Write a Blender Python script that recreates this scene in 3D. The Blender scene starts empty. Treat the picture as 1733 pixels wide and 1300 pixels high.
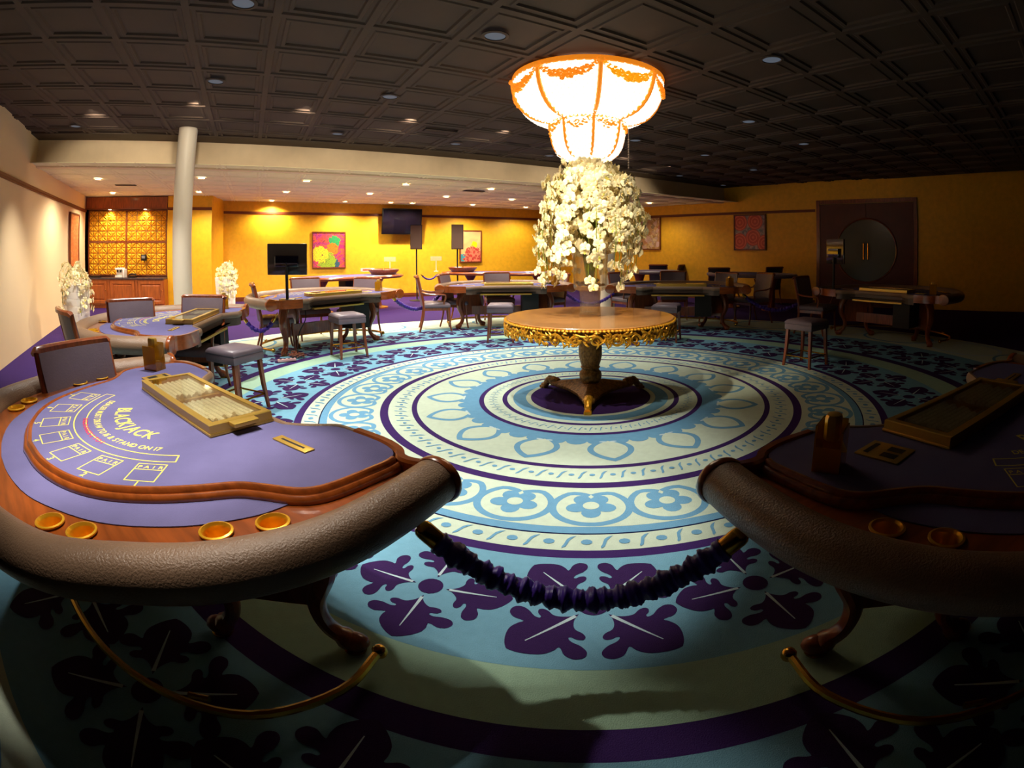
import bpy, bmesh, math, random
from math import sin, cos, pi, radians, atan2, hypot, tan
from mathutils import Vector, Matrix
from mathutils.geometry import tessellate_polygon
random.seed(7)
S = bpy.context.scene
COL = S.collection

# ------------------------------------------------------------------ camera
FPX, CX, CY, EYE = 876.57, 1038.8, 418.8, 1.5          # equidistant wide lens, in 1733x1300 pixels
cd = bpy.data.cameras.new('camera'); cam = bpy.data.objects.new('camera', cd); COL.objects.link(cam)
S.camera = cam
cd.type = 'PANO'; cd.panorama_type = 'FISHEYE_LENS_POLYNOMIAL'
cd.sensor_fit = 'HORIZONTAL'; cd.sensor_width = 36; cd.sensor_height = 27
cd.fisheye_fov = pi
cd.fisheye_polynomial_k0 = 0; cd.fisheye_polynomial_k1 = -(1733/36)/FPX
cd.fisheye_polynomial_k2 = 0; cd.fisheye_polynomial_k3 = 0; cd.fisheye_polynomial_k4 = 0
cd.shift_x = (866.5-CX)/1733; cd.shift_y = (CY-650)/1300
cd.clip_start = 0.02
cam.location = (0, 0, EYE); cam.rotation_euler = (pi/2, 0, 0)

# ------------------------------------------------------------------ world, exposure, lamps
w = bpy.data.worlds.new('world'); S.world = w; w.use_nodes = True
w.node_tree.nodes['Background'].inputs[0].default_value = (0.0, 0.0, 0.0, 1)
w.node_tree.nodes['Background'].inputs[1].default_value = 0.05
S.view_settings.view_transform = 'Standard'; S.view_settings.look = 'None'
S.view_settings.exposure = 0.0; S.view_settings.gamma = 1.0; S.view_settings.use_curve_mapping = False
MAIN_Z, SOFFIT_Z, TRIM_Z = 3.208, 2.776, 2.462
MAIN_POWER, SOFFIT_POWER, WALL_POWER, CHAND_POWER, FASCIA_FILL_POWER, ACCENT_FILL_POWER = 360, 260, 60, 12, 90, 330
def ray(px, py):
    u = (px-CX)/FPX; v = (py-CY)/FPX; r = hypot(u, v)+1e-12
    return Vector((sin(r)*u/r, cos(r), -sin(r)*v/r))
def at(px, py, z=0.0):
    """the point of the level plane z that lies along this line of sight"""
    d = ray(px, py); t = (z-EYE)/d.z
    return Vector((d.x*t, d.y*t, z))
def onwall(w, px, py, lift=0.0):
    n = Vector((-sin(w[0]), cos(w[0]), 0)); d = ray(px, py); t = (w[1]-lift)/(n.x*d.x+n.y*d.y)
    return Vector((0, 0, EYE))+d*t

def spot(name, loc, power, angle, blend, color, parent=None, aim=None, radius=0.05):
    l = bpy.data.lights.new(name, 'SPOT'); l.energy = power; l.spot_size = radians(angle); l.spot_blend = blend
    l.color = color; l.shadow_soft_size = radius
    o = bpy.data.objects.new(name, l); COL.objects.link(o); o.location = loc
    if aim: o.rotation_euler = (Vector(aim)-Vector(loc)).to_track_quat('-Z', 'Y').to_euler()
    if parent: o.parent = parent
    return o

# ceiling downlight beams plus added fill spots; right side left unlit so it darkens
for x, y, k, an in [(-.96, 3.86, .75, 74), (-2.53, 5.31, .9, 84), (-4.1, 4.02, 1, 84), (-4.14, 6.88, .9, 88), (-2.6, 8.13, .9, 88), (-1.19, 9.46, .7, 80), (-5.7, 4.5, .9, 84), (-7.56, 4.29, 1, 88), (-1.0, 6.7, .6, 80),
                    (-2.5, 2.6, .85, 64), (-4.0, 1.9, .9, 70), (-1.9, 1.35, .9, 46), (.1, 5.2, .22, 70), (.3, 8.1, .22, 84), (-.35, 3.15, .30, 54)]:
    spot('main_and_fill_beam', (x, y, MAIN_Z-.03), MAIN_POWER*k, an, .75, (1, .95, .86), radius=.06)
spot('main_and_fill_beam', (-.48, 2.42, MAIN_Z-.03), MAIN_POWER*.75, 42, .6, (1, .94, .84), radius=.06)  # from here: added spots without fixtures, brightening the foreground table
spot('main_and_fill_beam', (-1.9, 2.6, MAIN_Z-.03), MAIN_POWER*.55, 27, .6, (1, .90, .76), aim=(-.78, 1.15, .8), radius=.06)
spot('main_and_fill_beam', (-1.35, 1.08, MAIN_Z-.03), MAIN_POWER*.5, 35, .5, (1, .90, .76), radius=.06)
spot('main_and_fill_beam', (-2.15, .95, MAIN_Z-.03), MAIN_POWER*.4, 33, .5, (1, .90, .76), radius=.06)
# added unseen spots that brighten the pale fascia
for px, py in ((150, 190), (330, 175), (520, 185), (700, 205), (860, 225), (985, 248), (1075, 268), (1135, 284)):
    p = at(px, py, MAIN_Z-.03)
    spot('fascia_fill', p, FASCIA_FILL_POWER*(1 if px < 800 else .8 if px < 1000 else .55), 92, .5, (1, .86, .66), aim=p+Vector((-.638, .770, -.62)), radius=.06)
# extra spots without fixtures, added to brighten the orchids and the gilt rim
for x, y, k, an, z in ((-1.5, 3.3, 1.0, 38, 1.45), (.35, 3.2, .45, 34, 1.5), (-.7, 2.4, .8, 34, .85)):
    spot('accent_fill', (x, y, MAIN_Z-.03), ACCENT_FILL_POWER*k, an, .6, (1, .87, .66), aim=(-.232, 4.9, z), radius=.05)

# ------------------------------------------------------------------ materials
def lin(c):
    return tuple(((x/255)/12.92 if x/255 <= 0.04045 else ((x/255+0.055)/1.055)**2.4) for x in c)
MATS = {}
def mat(name, rgb, rough=0.6, metal=0.0, bump=0.0, bscale=60, noise=0.0, nscale=6, coat=0.0, emit=None, es=0.0, trans=0.0, ior=1.45, stretch=None, spec=0.5, sss=0.0):
    m = bpy.data.materials.new(name); m.use_nodes = True; nt = m.node_tree; b = nt.nodes['Principled BSDF']
    c = lin(rgb); b.inputs['Base Color'].default_value = (*c, 1); b.inputs['Roughness'].default_value = rough
    b.inputs['Metallic'].default_value = metal; b.inputs['Coat Weight'].default_value = coat; b.inputs['Coat Roughness'].default_value = 0.08
    b.inputs['Transmission Weight'].default_value = trans; b.inputs['IOR'].default_value = ior
    b.inputs['Specular IOR Level'].default_value = spec
    if emit: b.inputs['Emission Color'].default_value = (*lin(emit), 1); b.inputs['Emission Strength'].default_value = es
    tc = nt.nodes.new('ShaderNodeTexCoord'); src = tc.outputs['Object']
    if stretch:
        mp = nt.nodes.new('ShaderNodeMapping'); mp.inputs['Scale'].default_value = stretch
        nt.links.new(src, mp.inputs[0]); src = mp.outputs[0]
    if noise:
        n = nt.nodes.new('ShaderNodeTexNoise'); n.inputs['Scale'].default_value = nscale; n.inputs['Detail'].default_value = 6
        nt.links.new(src, n.inputs['Vector'])
        r = nt.nodes.new('ShaderNodeValToRGB'); nt.links.new(n.outputs[0], r.inputs[0])
        r.color_ramp.elements[0].position = 0.3; r.color_ramp.elements[1].position = 0.7
        r.color_ramp.elements[0].color = (*[x*(1-noise) for x in c], 1)
        r.color_ramp.elements[1].color = (*[min(1, x*(1+noise*0.7)) for x in c], 1)
        nt.links.new(r.outputs[0], b.inputs['Base Color'])
    if bump:
        n = nt.nodes.new('ShaderNodeTexNoise'); n.inputs['Scale'].default_value = bscale; n.inputs['Detail'].default_value = 4
        nt.links.new(src, n.inputs['Vector'])
        bp = nt.nodes.new('ShaderNodeBump'); bp.inputs['Strength'].default_value = bump; bp.inputs['Distance'].default_value = 0.01
        nt.links.new(n.outputs[0], bp.inputs['Height']); nt.links.new(bp.outputs[0], b.inputs['Normal'])
    MATS[name] = m; return m
FELT = mat('blue_felt', (104, 99, 142), 0.95, bump=0.25, bscale=300, noise=0.06, nscale=9, spec=0.2)
WOOD = mat('glossy_cherry_wood', (150, 74, 26), 0.28, coat=0.8, noise=0.35, nscale=5, stretch=(1, 8, 8))
DWOOD = mat('dark_cherry_wood', (140, 70, 36), 0.3, coat=0.5, noise=0.4, nscale=5, stretch=(8, 8, 1))
CWOOD = mat('cabinet_wood', (165, 84, 28), 0.4, coat=0.3, noise=0.3, nscale=4, stretch=(6, 6, 1))
TABWOOD = mat('honey_table_wood', (204, 148, 88), 0.22, coat=0.7, noise=0.25, nscale=3, stretch=(1, 10, 1))
ROLL = mat('taupe_leather', (140, 112, 90), 0.34, bump=0.35, bscale=160, noise=0.08)
HIDE = mat('mauve_leather', (120, 106, 116), 0.38, bump=0.12, bscale=90, noise=0.08)
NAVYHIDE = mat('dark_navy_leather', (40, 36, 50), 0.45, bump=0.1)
GOLD = mat('polished_gold', (240, 176, 56), 0.22, metal=1.0)
CUPG = mat('bright_brass_cup', (244, 184, 44), 0.3, metal=0.5)
GOLDP = mat('satin_gold_metal', (214, 176, 84), 0.38, metal=0.75)
CARVE = mat('antique_gold', (236, 170, 44), 0.36, metal=0.45, noise=0.25, nscale=30)
BRONZE = mat('dark_antique_bronze', (150, 104, 50), 0.40, metal=0.45, noise=0.6, nscale=35, bump=0.6, bscale=60)
BRASS = mat('brass', (206, 158, 62), 0.25, metal=1.0)
YELP = mat('layout_yellow', (228, 214, 96), 0.8); REDP = mat('layout_red', (206, 40, 80), 0.8)
BLACK = mat('black_plastic', (14, 12, 12), 0.3); BLACKM = mat('matt_black', (12, 10, 10), 0.6); GREYM = mat('grey_metal', (90, 86, 84), 0.35, metal=0.8)
SCREEN = mat('glossy_dark_screen', (12, 8, 16), 0.08, coat=1.0)
WHITE = mat('white_plastic', (228, 226, 222), 0.4)
PLASTER = mat('cream_plaster', (232, 208, 172), 0.7, noise=0.04)
LEFTW = mat('pale_cream_wall', (240, 214, 170), 0.7)
YELLOW = mat('gold_wallpaper', (230, 174, 36), 0.42, noise=0.10, nscale=9, bump=0.08, bscale=60, metal=0.1)
CEIL = mat('dark_ceiling_panel', (72, 56, 46), 0.75, noise=0.12, nscale=2)
SOFF = mat('light_ceiling_panel', (244, 234, 190), 0.75, noise=0.05)
COLM = mat('column_paint', (214, 202, 184), 0.5)
TRIMM = mat('dark_trim_wood', (110, 50, 20), 0.45)
RELIEF = mat('gold_relief', (240, 180, 44), 0.32, metal=0.15)
VELVET = mat('purple_satin', (68, 40, 142), 0.42, bump=0.2, bscale=60)
def clear(name, rgb, milky=0.0, milk=(255, 240, 210)):
    """thin clear sheet: see-through head on, glossy at grazing angles, optionally a little milky"""
    m = bpy.data.materials.new(name); m.use_nodes = True; nt = m.node_tree; nt.nodes.clear(); L = nt.links.new
    o = nt.nodes.new('ShaderNodeOutputMaterial'); x = nt.nodes.new('ShaderNodeMixShader'); a = nt.nodes.new('ShaderNodeBsdfTransparent'); g = nt.nodes.new('ShaderNodeBsdfGlossy')
    f = nt.nodes.new('ShaderNodeLayerWeight'); f.inputs['Blend'].default_value = .5; p = nt.nodes.new('ShaderNodeMath'); p.operation = 'POWER'; p.inputs[1].default_value = 3.5; q = nt.nodes.new('ShaderNodeMath'); q.operation = 'MULTIPLY_ADD'; q.inputs[1].default_value = .85; q.inputs[2].default_value = .07
    a.inputs[0].default_value = (*lin(rgb), 1); g.inputs['Roughness'].default_value = .04
    L(f.outputs['Facing'], p.inputs[0]); L(p.outputs[0], q.inputs[0]); L(q.outputs[0], x.inputs[0]); last = a.outputs[0]
    if milky:
        d = nt.nodes.new('ShaderNodeBsdfDiffuse'); d.inputs[0].default_value = (*lin(milk), 1); y = nt.nodes.new('ShaderNodeMixShader'); y.inputs[0].default_value = milky
        L(a.outputs[0], y.inputs[1]); L(d.outputs[0], y.inputs[2]); last = y.outputs[0]
    L(last, x.inputs[1]); L(g.outputs[0], x.inputs[2]); L(x.outputs[0], o.inputs[0]); return m
ACRYL = clear('amber_acrylic', (240, 212, 110), .40, (214, 160, 20))
GLASS = clear('clear_glass', (252, 250, 244), .03)
LID = clear('tray_lid_glass', (252, 250, 240))
CHIP = mat('pale_chips', (252, 242, 214), 0.35, noise=0.25, nscale=90)
PETAL = mat('cream_petal', (255, 242, 196), 0.6); PETAL2 = mat('warm_petal', (250, 222, 150), 0.6)
STEM = mat('green_stem', (120, 130, 40), 0.6)
SOCKET = mat('shadowy_slot', (20, 12, 8), 0.6)
PLANT = mat('white_planter', (242, 238, 228), 0.5)
def plain_emit(name, rgb, es):
    return mat(name, (20, 20, 20), 0.6, emit=rgb, es=es)
LAMPON = plain_emit('lit_downlight', (255, 236, 200), 12)
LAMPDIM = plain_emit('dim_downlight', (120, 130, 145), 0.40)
CRYST = mat('lit_crystal', (255, 246, 228), 0.3, emit=(255, 248, 234), es=1.05)
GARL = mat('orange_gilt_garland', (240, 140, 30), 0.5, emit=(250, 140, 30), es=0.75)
# carpet colours
CARPET = [mat('carpet_'+n, c, 0.95, bump=0.5, bscale=220, noise=0.05, nscale=20, spec=0.1) for n, c in
          (('purple', (62, 40, 98)), ('cream', (200, 216, 196)), ('blue', (108, 160, 194)), ('sky', (120, 172, 196)),
           ('mint', (160, 194, 170)), ('navy', (26, 34, 70)), ('aubergine', (58, 36, 84)), ('pale', (190, 214, 220)))]
PUR, CRE, BLU, SKY, MIN, NAV, AUB, PAL = range(8)

# ------------------------------------------------------------------ mesh helpers
def catmull(pts, k=6, closed=False):
    P = [Vector(p) for p in pts]; n = len(P); out = []
    rng = n if closed else n-1
    for i in range(rng):
        p1 = P[i]; p2 = P[(i+1) % n]
        p0 = P[(i-1) % n] if (closed or i > 0) else p1*2-p2
        p3 = P[(i+2) % n] if (closed or i+2 < n) else p2*2-p1
        for j in range(k):
            t = j/k
            out.append(0.5*((2*p1)+(p2-p0)*t+(2*p0-5*p1+4*p2-p3)*t*t+(3*p1-p0-3*p2+p3)*t*t*t))
    if not closed: out.append(P[-1])
    return out
class MB:
    def __init__(s): s.v = []; s.f = []; s.m = []; s.M = Matrix.Identity(4); s.mi = 0
    def add(s, V, F, mi=None):
        b = len(s.v); s.v += [tuple(s.M @ Vector(p)) for p in V]
        s.f += [tuple(b+i for i in f) for f in F]; s.m += [s.mi if mi is None else mi]*len(F)
        return s
    def box(s, x0, x1, y0, y1, z0, z1, mi=None):
        V = [(x, y, z) for z in (z0, z1) for y in (y0, y1) for x in (x0, x1)]
        return s.add(V, [(0, 2, 3, 1), (4, 5, 7, 6), (0, 1, 5, 4), (2, 6, 7, 3), (0, 4, 6, 2), (1, 3, 7, 5)], mi)
    def rbox(s, x0, x1, y0, y1, z0, z1, r=0.01, mi=None):
        """box with chamfered edges all round"""
        def ring(i, z): return [(x0+i+r, y0+i, z), (x1-i-r, y0+i, z), (x1-i, y0+i+r, z), (x1-i, y1-i-r, z), (x1-i-r, y1-i, z), (x0+i+r, y1-i, z), (x0+i, y1-i-r, z), (x0+i, y0+i+r, z)]
        return s.rings([ring(r*.9, z0), ring(r*.25, z0+r*.25), ring(0, z0+r), ring(0, z1-r), ring(r*.25, z1-r*.25), ring(r*.9, z1)], True, True, mi)
    def rings(s, R, closed=True, caps=True, mi=None):
        n = len(R[0]); V = [p for r in R for p in r]; F = []
        for i in range(len(R)-1):
            for j in range(n if closed else n-1):
                a = i*n+j; b = i*n+(j+1) % n
                F.append((a, b, b+n, a+n))
        if caps: F.append(tuple(range(n-1, -1, -1))); F.append(tuple((len(R)-1)*n+j for j in range(n)))
        return s.add(V, F, mi)
    def prism(s, poly, z0, z1, mi=None, taper=0):
        return s.rings([[(p[0], p[1], z0) for p in poly], [(p[0], p[1], z1) for p in poly]], True, True, mi)
    def poly(s, pts, mi=None): return s.add(pts, [tuple(range(len(pts)))], mi)
    def lathe(s, prof, n=32, c=(0, 0), mi=None, caps=True, a0=0, flute=0, nf=16):
        R = []
        for r, z in prof:
            R.append([(c[0]+r*(1+flute*cos(nf*2*pi*j/n))*cos(a0+2*pi*j/n), c[1]+r*(1+flute*cos(nf*2*pi*j/n))*sin(a0+2*pi*j/n), z) for j in range(n)])
        return s.rings(R, True, caps, mi)
    def sphere(s, c, r, n=12, m=8, mi=None):
        r = (r, r, r) if not hasattr(r, '__len__') else r
        R = [[(c[0]+r[0]*sin(pi*i/m)*cos(2*pi*j/n), c[1]+r[1]*sin(pi*i/m)*sin(2*pi*j/n), c[2]-r[2]*cos(pi*i/m)) for j in range(n)] for i in range(1, m)]
        b = [(c[0], c[1], c[2]-r[2]), (c[0], c[1], c[2]+r[2])]
        V = [p for q in R for p in q]+b; F = []
        for i in range(m-2):
            for j in range(n):
                a = i*n+j; d = i*n+(j+1) % n; F.append((a, d, d+n, a+n))
        k = (m-1)*n
        for j in range(n): F.append((k, (j+1) % n, j)); F.append(((m-2)*n+j, (m-2)*n+(j+1) % n, k+1))
        return s.add(V, F, mi)
    def sweep(s, path, prof, closed=False, mi=None, caps=True, scale=None, up=Vector((0, 0, 1))):
        """profile (side, up) along a path; side is to the right of travel"""
        P = [Vector(p) for p in path]; n = len(P); R = []
        for i in range(n):
            a = P[(i-1) % n] if (closed or i > 0) else P[i]; b = P[(i+1) % n] if (closed or i < n-1) else P[i]
            t = (b-a).normalized(); sd = t.cross(up)
            if sd.length < 1e-4: sd = Vector((1, 0, 0))
            sd.normalize(); uu = sd.cross(t).normalized(); k = scale[i] if scale else 1
            R.append([tuple(P[i]+sd*(q[0]*k)+uu*(q[1]*k)) for q in prof])
        if closed: R.append(R[0]); caps = False
        return s.rings(R, True, caps, mi)
    def tube(s, path, r, n=8, mi=None, closed=False, caps=True, el=1.0):
        rr = r if hasattr(r, '__len__') else None
        prof = [((1 if rr else r)*cos(2*pi*j/n), (1 if rr else r)*el*sin(2*pi*j/n)) for j in range(n)]
        P = [Vector(p) for p in path]; N = len(P); R = []; ref = None
        for i in range(N):
            a = P[(i-1) % N] if (closed or i > 0) else P[i]; b = P[(i+1) % N] if (closed or i < N-1) else P[i]
            t = (b-a).normalized()
            if ref is None:
                ref = Vector((0, 0, 1)) if abs(t.z) < 0.9 else Vector((0, 1, 0))
            sd = t.cross(ref)
            if sd.length < 1e-5: sd = t.orthogonal()
            sd.normalize(); uu = sd.cross(t).normalized(); ref = uu
            k = rr[i] if rr else 1
            R.append([tuple(P[i]+sd*(q[0]*k)+uu*(q[1]*k)) for q in prof])
        if closed: R.append(R[0]); caps = False
        return s.rings(R, True, caps, mi)
    def build(s, name, mats, parent=None, smooth=35, label=None):
        me = bpy.data.meshes.new(name); me.from_pydata(s.v, [], s.f)
        mats = mats if isinstance(mats, (list, tuple)) else [mats]
        for m in mats: me.materials.append(m)
        me.polygons.foreach_set('material_index', s.m)
        bm = bmesh.new(); bm.from_mesh(me); bmesh.ops.recalc_face_normals(bm, faces=bm.faces); bm.to_mesh(me); bm.free()
        if smooth:
            me.polygons.foreach_set('use_smooth', [True]*len(me.polygons)); me.set_sharp_from_angle(angle=radians(smooth))
        me.update(); o = bpy.data.objects.new(name, me); COL.objects.link(o)
        if parent: o.parent = parent
        if label: o['label'] = label
        return o
def thing(name, label, cat, loc=(0, 0, 0), rz=0.0, group=None):
    o = bpy.data.objects.new(name, None); COL.objects.link(o); o.location = loc; o.rotation_euler = (0, 0, rz)
    o.empty_display_size = 0.1
    return tag(o, label, cat, group)
def tag(o, label, cat, group=None):
    o['label'] = label; o['category'] = cat
    if group: o['group'] = group
    return o
def struct(o): o['kind'] = 'structure'; return o
def dup(root, loc=None, rz=None, label=None, group=None, skip=()):
    def cp(o, par):
        c = o.copy(); COL.objects.link(c); c.parent = par
        for ch in o.children:
            if ch.name.split('.')[0] not in skip: cp(ch, c)
        return c
    r = cp(root, None)
    if loc is not None: r.location = loc
    if rz is not None: r.rotation_euler = (0, 0, rz)
    if label: r['label'] = label
    if group: r['group'] = group
    return r
def Rz(a): return Matrix.Rotation(a, 4, 'Z')
def T(x, y, z=0): return Matrix.Translation((x, y, z))
GLYPH = {}
def glyph(ch):
    if ch not in GLYPH:
        c = bpy.data.curves.new('g', 'FONT'); c.body = ch; c.size = 1; c.offset = .018; c.align_x = 'CENTER'; c.fill_mode = 'FRONT'
        o = bpy.data.objects.new('g', c); COL.objects.link(o); bpy.context.view_layer.update()
        me = bpy.data.meshes.new_from_object(o.evaluated_get(bpy.context.evaluated_depsgraph_get()))
        xs = [v.co.x for v in me.vertices] or [0]
        GLYPH[ch] = ([tuple(v.co) for v in me.vertices], [tuple(p.vertices) for p in me.polygons], (max(xs)-min(xs)))
        bpy.data.objects.remove(o); bpy.data.meshes.remove(me)
    return GLYPH[ch]
def put_text(mb, ch, M, size, mi=0, bold=0.0, sx=1.0):
    V, F, wd = glyph(ch)
    old = mb.M; mb.M = old @ M
    mb.add([(x*size*sx, y*size, 0) for x, y, z in V], F, mi)
    mb.M = old

# ------------------------------------------------------------------ the room
C0 = Vector((-0.232, 5.037, 0))                          # centre of the round carpet
FAS = (0.692, 9.215); BACK = (0.650, 15.589); RIGHT = (-0.692, 13.26)
def wdir(w): return Vector((cos(w[0]), sin(w[0]), 0))
def wnor(w): return Vector((-sin(w[0]), cos(w[0]), 0))
def inter(a, b):
    n1, n2 = wnor(a), wnor(b); det = n1.x*n2.y-n1.y*n2.x
    return Vector(((a[1]*n2.y-b[1]*n1.y)/det, (n1.x*b[1]-n2.x*a[1])/det, 0))
P_BR = inter(BACK, RIGHT); P_FR = inter(FAS, RIGHT)
P_R_END = P_FR+wdir(RIGHT)*9.5
P_AL = Vector((-13.34, 8.17, 0)); P_PIER = Vector((-9.98, 10.15, 0)); P_AR = Vector((-11.09, 9.50, 0))
dA = (P_PIER-P_AL).normalized(); nA = Vector((-dA.y, dA.x, 0))
P_BL = P_PIER+nA*1.35                                    # where the back wall starts, behind the pier
# snap the back wall start on the back wall line
P_BL = onwall(BACK, 361, 400); P_BL.z = 0
P_LW = Vector((-11.45, 6.47, 0)); dL = (P_AL-P_LW).normalized()
P_LW2 = P_AL-dL*11.5
P_F_L = inter(FAS, (atan2(dL.y, dL.x), wnor((atan2(dL.y, dL.x), 0)).dot(P_AL)))
def wall(name, a, b, z0, z1, m, th=0.12, side=1):
    a = Vector(a); b = Vector(b); d = (b-a).normalized(); n = Vector((-d.y, d.x, 0))*th*side
    mb = MB(); mb.prism([(a.x, a.y), (b.x, b.y), (b.x+n.x, b.y+n.y), (a.x+n.x, a.y+n.y)], z0, z1)
    return struct(mb.build(name, m, smooth=0))
wall('wall_back', P_BL, P_BR, 0, MAIN_Z+.3, YELLOW)
wall('wall_right', P_BR, P_R_END, 0, MAIN_Z+.3, YELLOW)
wall('wall_left', P_LW2, P_AL, 0, MAIN_Z+.3, LEFTW)
wall('wall_pier', P_AR, P_PIER, 0, MAIN_Z, YELLOW, th=1.6)
def trim(name, a, b, z, h, m, dep=0.025, end=0.0):
    a = Vector(a); b = Vector(b); d = (b-a).normalized(); n = Vector((d.y, -d.x, 0))
    mb = MB(); mb.M = T(a.x, a.y, 0) @ Rz(atan2(d.y, d.x)); L = (b-a).length
    mb.box(0, L, -dep, -0.002, z-h/2, z-h*.1); mb.box(0, L, -dep*1.5, -0.002, z-h*.1, z+h/2)
    return struct(mb.build(name, m, smooth=0))
trim('trim_back', P_BL, P_BR, TRIM_Z, .07, TRIMM); trim('trim_right', P_BR, onwall(RIGHT, 1380, 400).xy.to_3d(), TRIM_Z, .07, TRIMM)
trim('trim_pier', P_AR, P_PIER, TRIM_Z, .07, TRIMM); trim('trim_left', P_LW2, P_AL, TRIM_Z-.05, .07, TRIMM)
trim('baseboard_back', P_BL, P_BR, .06, .12, TRIMM, .02); trim('baseboard_right', P_BR, onwall(RIGHT, 1380, 400).xy.to_3d(), .06, .12, TRIMM, .02)
# ceilings
dF = wdir(FAS); nF = wnor(FAS)
def coffers(name, org, u0, u1, v0, v1, z, m, inside, s=0.745, off=(.43, .08), nest=((.03, 0), (.042, .016), (.075, .016), (.087, .006), (.115, .006), (.127, .024))):
    org = org+dF*off[0]+nF*off[1]
    mb = MB()
    def W(u, v): p = org+dF*u+nF*v; return (p.x, p.y)
    for i in range(int(math.floor(u0/s)), int(math.ceil(u1/s))):
        for j in range(int(math.floor(v0/s)), int(math.ceil(v1/s))):
            c = W((i+.5)*s, (j+.5)*s)
            if not inside(Vector((*c, 0))): continue
            R = []
            prev = 0.0
            R.append((0.0, -0.0)); R += [(e, d) for e, d in nest]
            def sq(e, d):
                a, b = i*s+e, (i+1)*s-e; q, r = j*s+e, (j+1)*s-e
                return [(*W(a, q), z+d), (*W(b, q), z+d), (*W(b, r), z+d), (*W(a, r), z+d)]
            mb.rings([sq(e, d) for e, d in R], True, False)
            mb.poly(sq(*R[-1]))
    o = mb.build(name, m, smooth=0)
    return struct(o)
def side(w, p): return wnor(w).dot(p)-w[1]
MAINORG = at(319, 220, MAIN_Z); MAINORG.z = 0
coffers('ceiling', MAINORG, -8, 13, -14, 2.0, MAIN_Z, CEIL,
        lambda p: side(FAS, p) < .1 and side(RIGHT, p) < .45 and p.y > -1.5 and (p-P_LW).dot(Vector((dL.y, -dL.x, 0))) > -1.5)
coffers('ceiling_low', MAINORG, -12, 14, -1.4, 7.5, SOFFIT_Z, SOFF,
        lambda p: side(FAS, p) > -.1 and side(BACK, p) < .5 and side(RIGHT, p) < .4 and (p-P_LW).dot(Vector((dL.y, -dL.x, 0))) > -.6,
        off=(-.22, 1.25), nest=((.01, 0), (.02, .012), (.06, .012), (.07, .004), (.09, .004), (.10, .014)))
f0 = P_F_L-dF*.3
mb = MB(); q0 = f0; q1 = P_FR
mb.prism([(q0.x, q0.y), (q1.x, q1.y), (q1.x+nF.x*.16, q1.y+nF.y*.16), (q0.x+nF.x*.16, q0.y+nF.y*.16)], SOFFIT_Z-.012, MAIN_Z+.2)
mb.prism([(q0.x-nF.x*.55, q0.y-nF.y*.55), (q1.x-nF.x*.55, q1.y-nF.y*.55), (q1.x, q1.y), (q0.x, q0.y)], MAIN_Z-.004, MAIN_Z+.2, 1)
struct(mb.build('trim_fascia', [PLASTER, CEIL], smooth=0))
# end return of the dropped ceiling on the right wall is the wall itself

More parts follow.
